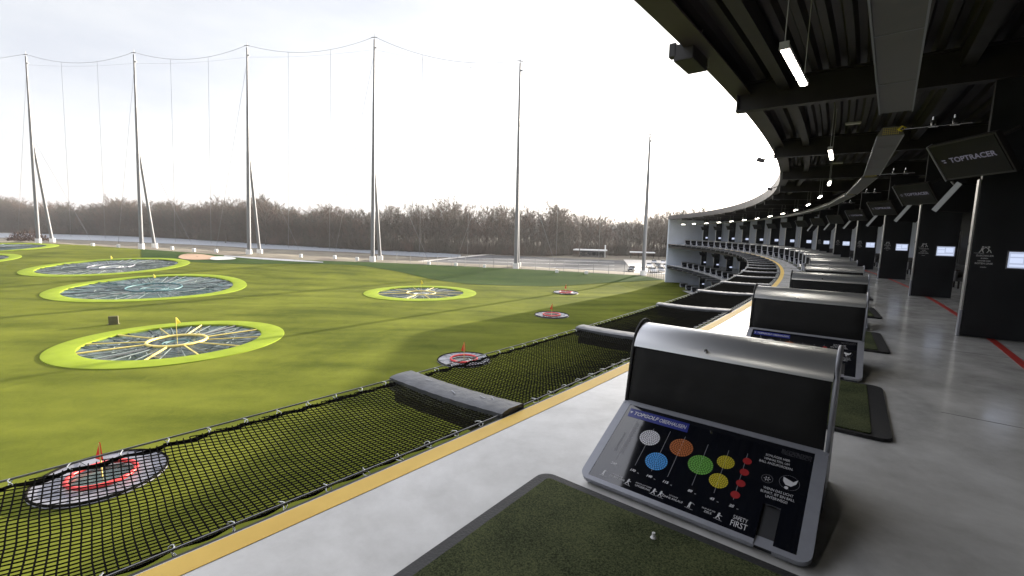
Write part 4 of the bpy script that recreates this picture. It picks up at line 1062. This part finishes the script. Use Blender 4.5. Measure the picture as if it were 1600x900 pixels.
# ------------------------------------------------------------------ beyond the field: fence, pavilion, cars
def fence(pts, h, label, npost=16):
    P0 = [on_ground(*p) for p in pts]
    T = thing('mesh_fence', P0[0], 0, label, 'fence', None); O = P0[0]
    L = [0]
    for p, q in zip(P0[:-1], P0[1:]): L.append(L[-1] + (q - p).length)
    def at(u):
        x, y, z = (float(np.interp(u * L[-1], L, [p[i] for p in P0])) for i in range(3)); return Vector((x, y, terrain(x, y)))
    for k in range(npost + 1):
        p = at(k / npost) - O; m = MB(); m.tube([p, p + Vector((0, 0, h))], .045, 5); m.build('post', 'pole', T)
    m = MB()
    for z in (.1, h * .33, h * .66, h - .05): m.tube([at(k / 40) - O + Vector((0, 0, z)) for k in range(41)], .012, 4)
    for k in range(0, npost * 14):
        p = at(k / (npost * 14)) - O; m.tube([p + Vector((0, 0, .1)), p + Vector((0, 0, h - .05))], .006, 3)
    m.build('wire_mesh', 'cable', T)
fence([(620, 411), (700, 416), (806, 420.5), (900, 426), (975, 430)], 2.6, 'thin wire fence standing behind the far field edge')
fence([(1012, 433), (1040, 439)], 2.2, 'short dark fence between the last pole and the end wall', 8)
bp = at_z(922, 401, -9); T = thing('pavilion', (bp.x, bp.y, -9), math.atan2(-12, 40), 'low flat-roofed white pavilion at the foot of the wood', 'building')
m = MB(); m.box((0, 0, 3.1), (15, 8, .5), ch=.05); m.build('roof', 'white', T)
m = MB(); m.box((1, 0, 1.4), (11, 6.5, 2.85)); m.build('wall', 'lot', T)
for i in range(6):
    m = MB(); m.box((-3.6 + i * 1.85, -3.27, 1.5), (1.5, .08, 1.7)); m.build('window', 'car_glass', T)
m = MB(); m.box((6.9, -1, 2.8), (.5, .5, 5.6)); m.build('chimney', 'white', T)
bp = at_z(1003, 403.5, -9); T = thing('shelter', (bp.x, bp.y, -9), -.2, 'long white flat shelter roof right of the pavilion', 'shelter')
m = MB(); m.box((0, 0, 2.7), (11, 5, .45), ch=.05); m.build('roof', 'white', T)
for x in (-5, -1.7, 1.7, 5):
    m = MB(); m.box((x, 0, 1.25), (.2, .2, 2.5)); m.build('post', 'black_steel', T)
def make_car():
    T = thing('parked_car', (0, 0, 0), 0, 'x', 'car')
    m = MB(); prof = [(-2.15, .35), (-2.2, .62), (-2.05, .86), (-1.2, .98), (-.55, 1.0), (1.35, 1.0), (2.05, .92), (2.18, .6), (2.12, .35)]
    m.prism(prof, -.86, .86, 'y'); body = m.build('body', 'car_w', T)
    m = MB(); base = [(-1.15, .98), (-.45, 1.42), (.75, 1.45), (1.75, .98)]
    vs = [(x, -.80 if z < 1.2 else -.62, z) for x, z in base] + [(x, .80 if z < 1.2 else .62, z) for x, z in base]
    m.add(vs, [(0, 1, 2, 3), (7, 6, 5, 4), (0, 4, 5, 1), (1, 5, 6, 2), (2, 6, 7, 3)]); m.build('window', 'car_glass', T)
    m = MB(); m.box((.15, 0, 1.455), (1.15, 1.2, .04), ch=.01); m.build('roof', 'car_w', T)
    for x in (-1.35, 1.3):
        for y in (-.80, .80):
            m = MB(); m.tube([(x, y - .1, .32), (x, y + .1, .32)], .32, 14); m.build('wheel', 'tyre', T)
    for y in (-.6, .6):
        m = MB(); m.box((-2.16, y, .68), (.06, .3, .14)); m.build('headlight', 'white', T)
    return T
car0 = make_car()
def recolor(o, key):
    for ch in o.children:
        if ch.name.split('.')[0] in ('body', 'roof'):
            ch.data = ch.data.copy(); ch.data.materials[0] = MT[key]
CARS = [((987, 423.5), 1.2, 'car_d', 'dark car on the pale yard left of the last pole'), ((1019, 425.5), 1.5, 'car_w', 'white car right of the last pole, front of the group'), ((1032, 425), 1.4, 'car_s', 'silver car nearest the pale end wall'),
        ((1014, 417.5), 1.3, 'car_w', 'white car in the second row right of the last pole'), ((1027, 418), 1.45, 'car_d', 'dark car in the second row by the end wall'), ((1036, 412.5), 1.2, 'car_w', 'white car in the back row by the end wall'), ((1022, 412), 1.3, 'car_s', 'silver car in the back row by the last pole'), ((1041, 419), 1.4, 'car_w', 'white car half hidden by the end wall')]
for k, (px, rz, c, lab) in enumerate(CARS):
    o = car0 if k == 0 else copy_tree(car0)
    p = at_z(*px, -8.70); o.location = p; o.rotation_euler = (0, 0, rz); tag(o, lab, 'car', 'cars parked by the end wall')
for k, o in enumerate([o for o in col.objects if o.name.split('.')[0] == 'parked_car']): recolor(o, CARS[k][2])

# ------------------------------------------------------------------ vegetation
def bare_tree(h, r, nl=16, nt=16, slim=.30, tw=.035):
    """trunk with limbs, and triangles for twigs; returns two builders"""
    a, b = MB(), MB()
    pts = [Vector((0, 0, -.3))]; wx, wy = r.gauss(0, .018), r.gauss(0, .018)
    for i in range(1, 7): pts.append(Vector((wx * h * i / 6 + r.gauss(0, .012) * h, wy * h * i / 6 + r.gauss(0, .012) * h, h * .80 * i / 6)))
    a.tube(pts, h * .010 + .04, 5, .04, cap=False)
    def fan(p, d, ln, n, w):
        for k in range(n):
            q = p + d * ln * r.uniform(-.1, .55)
            dd = (d + Vector((r.gauss(0, .55), r.gauss(0, .55), r.gauss(.15, .45)))).normalized() * ln * r.uniform(.35, .9)
            sd = dd.cross(Vector((r.gauss(0, 1), r.gauss(0, 1), r.gauss(0, 1)))).normalized() * w
            b.add([q - sd, q + sd, q + dd], [(0, 1, 2)])
            q2 = q + dd * r.uniform(.35, .8); d2 = (dd.normalized() + Vector((r.gauss(0, .7), r.gauss(0, .7), r.gauss(.1, .5)))).normalized() * ln * r.uniform(.25, .6)
            b.add([q2 - sd * .8, q2 + sd * .8, q2 + d2], [(0, 1, 2)])
    for i in range(nl):
        f = .22 + .78 * (i + r.random()) / nl; q = min(5, int(f * 6)); base = pts[q].lerp(pts[min(6, q + 1)], f * 6 - q)
        ang_ = r.uniform(0, 2 * PI); ln = h * slim * (1.15 - .9 * abs(f - .55)) * r.uniform(.6, 1.1); el = r.uniform(.35, 1.1) + .2 * f
        d = Vector((math.cos(ang_) * math.cos(el), math.sin(ang_) * math.cos(el), math.sin(el)))
        mid = base + d * ln * .5 + Vector((r.gauss(0, .1), r.gauss(0, .1), 0)) * ln * .4; end = mid + (d + Vector((r.gauss(0, .2), r.gauss(0, .2), .25))).normalized() * ln * .5
        a.tube([base, mid, end], .006 * h * (1.1 - f) + .02, 3, .015, cap=False)
        for u in (.45, .7, .85, 1.0):
            p = base.lerp(mid, u * 2) if u < .5 else mid.lerp(end, u * 2 - 1)
            fan(p, (d + Vector((r.gauss(0, .5), r.gauss(0, .5), .2))).normalized(), h * .085 * r.uniform(.7, 1.3), nt // 2, tw)
    return a, b
rt = random.Random(21)
def flatf(fs): return np.array([i for f in fs for i in f]), np.array([len(f) for f in fs])
VAR = []
for i in range(7):
    a, b = bare_tree(18, rt, 20, 18, rt.uniform(.24, .34))
    VAR.append(tuple((np.array(m.v, dtype=np.float32), flatf(m.f)) for m in (a, b)))
SHR = []
for i in range(3):
    b = MB()
    for k in range(300):
        p = Vector((rt.gauss(0, 1.6), rt.gauss(0, 1.2), 0)); d = Vector((rt.gauss(0, .5), rt.gauss(0, .5), rt.uniform(.7, 1.6))) * rt.uniform(1.2, 3.4); p.z = rt.uniform(0, 1.6)
        sd = Vector((rt.gauss(0, 1), rt.gauss(0, 1), rt.gauss(0, 1))).normalized() * .05; b.add([p - sd, p + sd, p + d], [(0, 1, 2)])
    SHR.append((np.array(b.v, dtype=np.float32), flatf(b.f)))
FRONT = [(-640, 450), (-448, 402), (-278, 357), (-154, 277), (-76, 227), (-18, 209), (14, 208), (28, 224), (46, 228), (70, 228), (110, 215), (220, 215)]
FL = [0]
for p, q in zip(FRONT[:-1], FRONT[1:]): FL.append(FL[-1] + math.dist(p, q))
def wood_point(u, dep):
    d = u * FL[-1]; x, y = float(np.interp(d, FL, [p[0] for p in FRONT])), float(np.interp(d, FL, [p[1] for p in FRONT]))
    n = Vector((x, y)).normalized(); return x + n.x * dep, y + n.y * dep
acc = {'bark': ([], [], 0), 'twig': ([], [], 0), 'twig2': ([], [], 0)}
class ACC:
    def __init__(s): s.v, s.f, s.n = [], [], 0
    def put(s, V, F, M3, loc):
        s.v.append(V @ M3.T + loc); s.f.append((F, s.n)); s.n += len(V)
    def build(s, name, m):
        V = np.concatenate(s.v); me = bpy.data.meshes.new(name)
        L = np.concatenate([F[0] + o for F, o in s.f]).astype(np.int32); N = np.concatenate([F[1] for F, o in s.f]).astype(np.int32)
        me.vertices.add(len(V)); me.vertices.foreach_set('co', V.astype(np.float32).ravel())
        me.loops.add(len(L)); me.loops.foreach_set('vertex_index', L)
        me.polygons.add(len(N)); me.polygons.foreach_set('loop_start', np.concatenate(([0], np.cumsum(N)[:-1])).astype(np.int32)); me.polygons.foreach_set('loop_total', N)
        me.update(calc_edges=True); me.validate(); me.materials.append(MT[m]); o = bpy.data.objects.new(name, me); col.objects.link(o); return o
aB, aT, aT2 = ACC(), ACC(), ACC()
NT = 2100
for i in range(NT):
    u = (i + rt.random()) / NT; dep = 1 + 60 * rt.random() ** 1.5
    x, y = wood_point(u, dep)
    left = ss(-60, -250, x)
    s_ = rt.uniform(.78, 1.18) * (1.18 + .20 * left) * (1 + .08 * math.sin(u * 37) + .07 * math.sin(u * 91) + .05 * math.sin(u * 213))
    s_ = s_ if dep > 10 else s_ * rt.uniform(.65, .95)
    c_, n_ = math.cos(rt.uniform(0, 6.28)), 0; th = rt.uniform(0, 6.28); wd = rt.uniform(.85, 1.25)
    M3 = np.array([[math.cos(th) * wd, -math.sin(th) * wd, 0], [math.sin(th) * wd, math.cos(th) * wd, 0], [0, 0, 1]]) * s_
    va = VAR[rt.randrange(7)]; loc = np.array([x, y, -9.2])
    aB.put(*va[0], M3, loc); (aT if rt.random() < .6 else aT2).put(*va[1], M3, loc)
for i in range(1800):
    u = rt.random(); x, y = wood_point(u, -1 + 40 * rt.random() ** 1.6); th = rt.uniform(0, 6.28); s_ = rt.uniform(.6, 1.5)
    M3 = np.array([[math.cos(th), -math.sin(th), 0], [math.sin(th), math.cos(th), 0], [0, 0, 1]]) * s_
    (aT if rt.random() < .7 else aT2).put(*SHR[rt.randrange(3)], M3, np.array([x, y, -9.1]))
W_ = thing('winter_woodland', (0, 0, 0), 0, 'long belt of leafless brown winter woodland behind the river', 'woodland'); W_['kind'] = 'stuff'
for o in (aB.build('trunks', 'bark'), aT.build('twigs', 'twig'), aT2.build('twigs', 'twig2')): o.parent = W_; o['kind'] = 'stuff'
for px, Y, h, sl, lab in (((1052, 400), 205, 25, .30, 'bare tree showing above the roof of the end wall, left one'), ((1085, 402), 210, 27, .26, 'bare tree showing above the roof of the end wall, right one'), ((1030, 402), 200, 22, .32, 'bushy bare tree just left of the end wall'),
                      ((415, 382), 262, 31, .13, 'narrow upright tree rising above the woodland by the third pole'), ((352, 378), 275, 27, .36, 'broad bare tree crown left of the third pole, above the wood'), ((702, 397), 212, 22.5, .30, 'bare birch with pale trunk between the fourth and fifth poles'), ((905, 400), 205, 21.5, .3, 'bare tree behind the white pavilion')):
    p = at_Y(*px, Y); T = thing('bare_tree', (p.x, p.y, -9.1), 0, lab, 'tree', 'single bare trees standing out of the wood')
    a, b = bare_tree(h, rt, 26, 22, sl, .035); a.build('trunk', 'bark', T); b.build('crown', 'twig', T)
p = on_ground(45, 376.5)
b = MB()
for k in range(900):
    th, q = rt.uniform(0, 6.28), rt.random() ** .5; hh = 3.0 * (1 - q * q) ** .5
    o_ = Vector((6.2 * q * math.cos(th), 2.5 * q * math.sin(th), hh * rt.random())); d = Vector((rt.gauss(0, .7), rt.gauss(0, .5), rt.gauss(.4, .4))); sd = Vector((rt.gauss(0, 1), rt.gauss(0, 1), rt.gauss(0, 1))).normalized() * .13
    b.add([o_ - sd, o_ + sd, o_ + d], [(0, 1, 2)])
o = b.build('brush_heap', 'brush'); o.location = p; tag(o, 'dark brown heap of dead brush at the foot of the leftmost pole', 'brush heap')

# ------------------------------------------------------------------ winter haze: one even volume round everything
hz = MB(); hz.box((20, 500, 40), (3400, 2700, 112)); hm = bpy.data.materials.new('thin haze'); hm.use_nodes = True; n, l = nodes_of(hm); n.remove(n['Principled BSDF'])
v = n.new('ShaderNodeVolumePrincipled'); v.inputs['Color'].default_value = (.9, .9, .92, 1); v.inputs['Density'].default_value = HAZE; v.inputs['Anisotropy'].default_value = .2
l.new(v.outputs[0], n['Material Output'].inputs['Volume'])
tag(hz.build('haze', hm), kind='stuff')
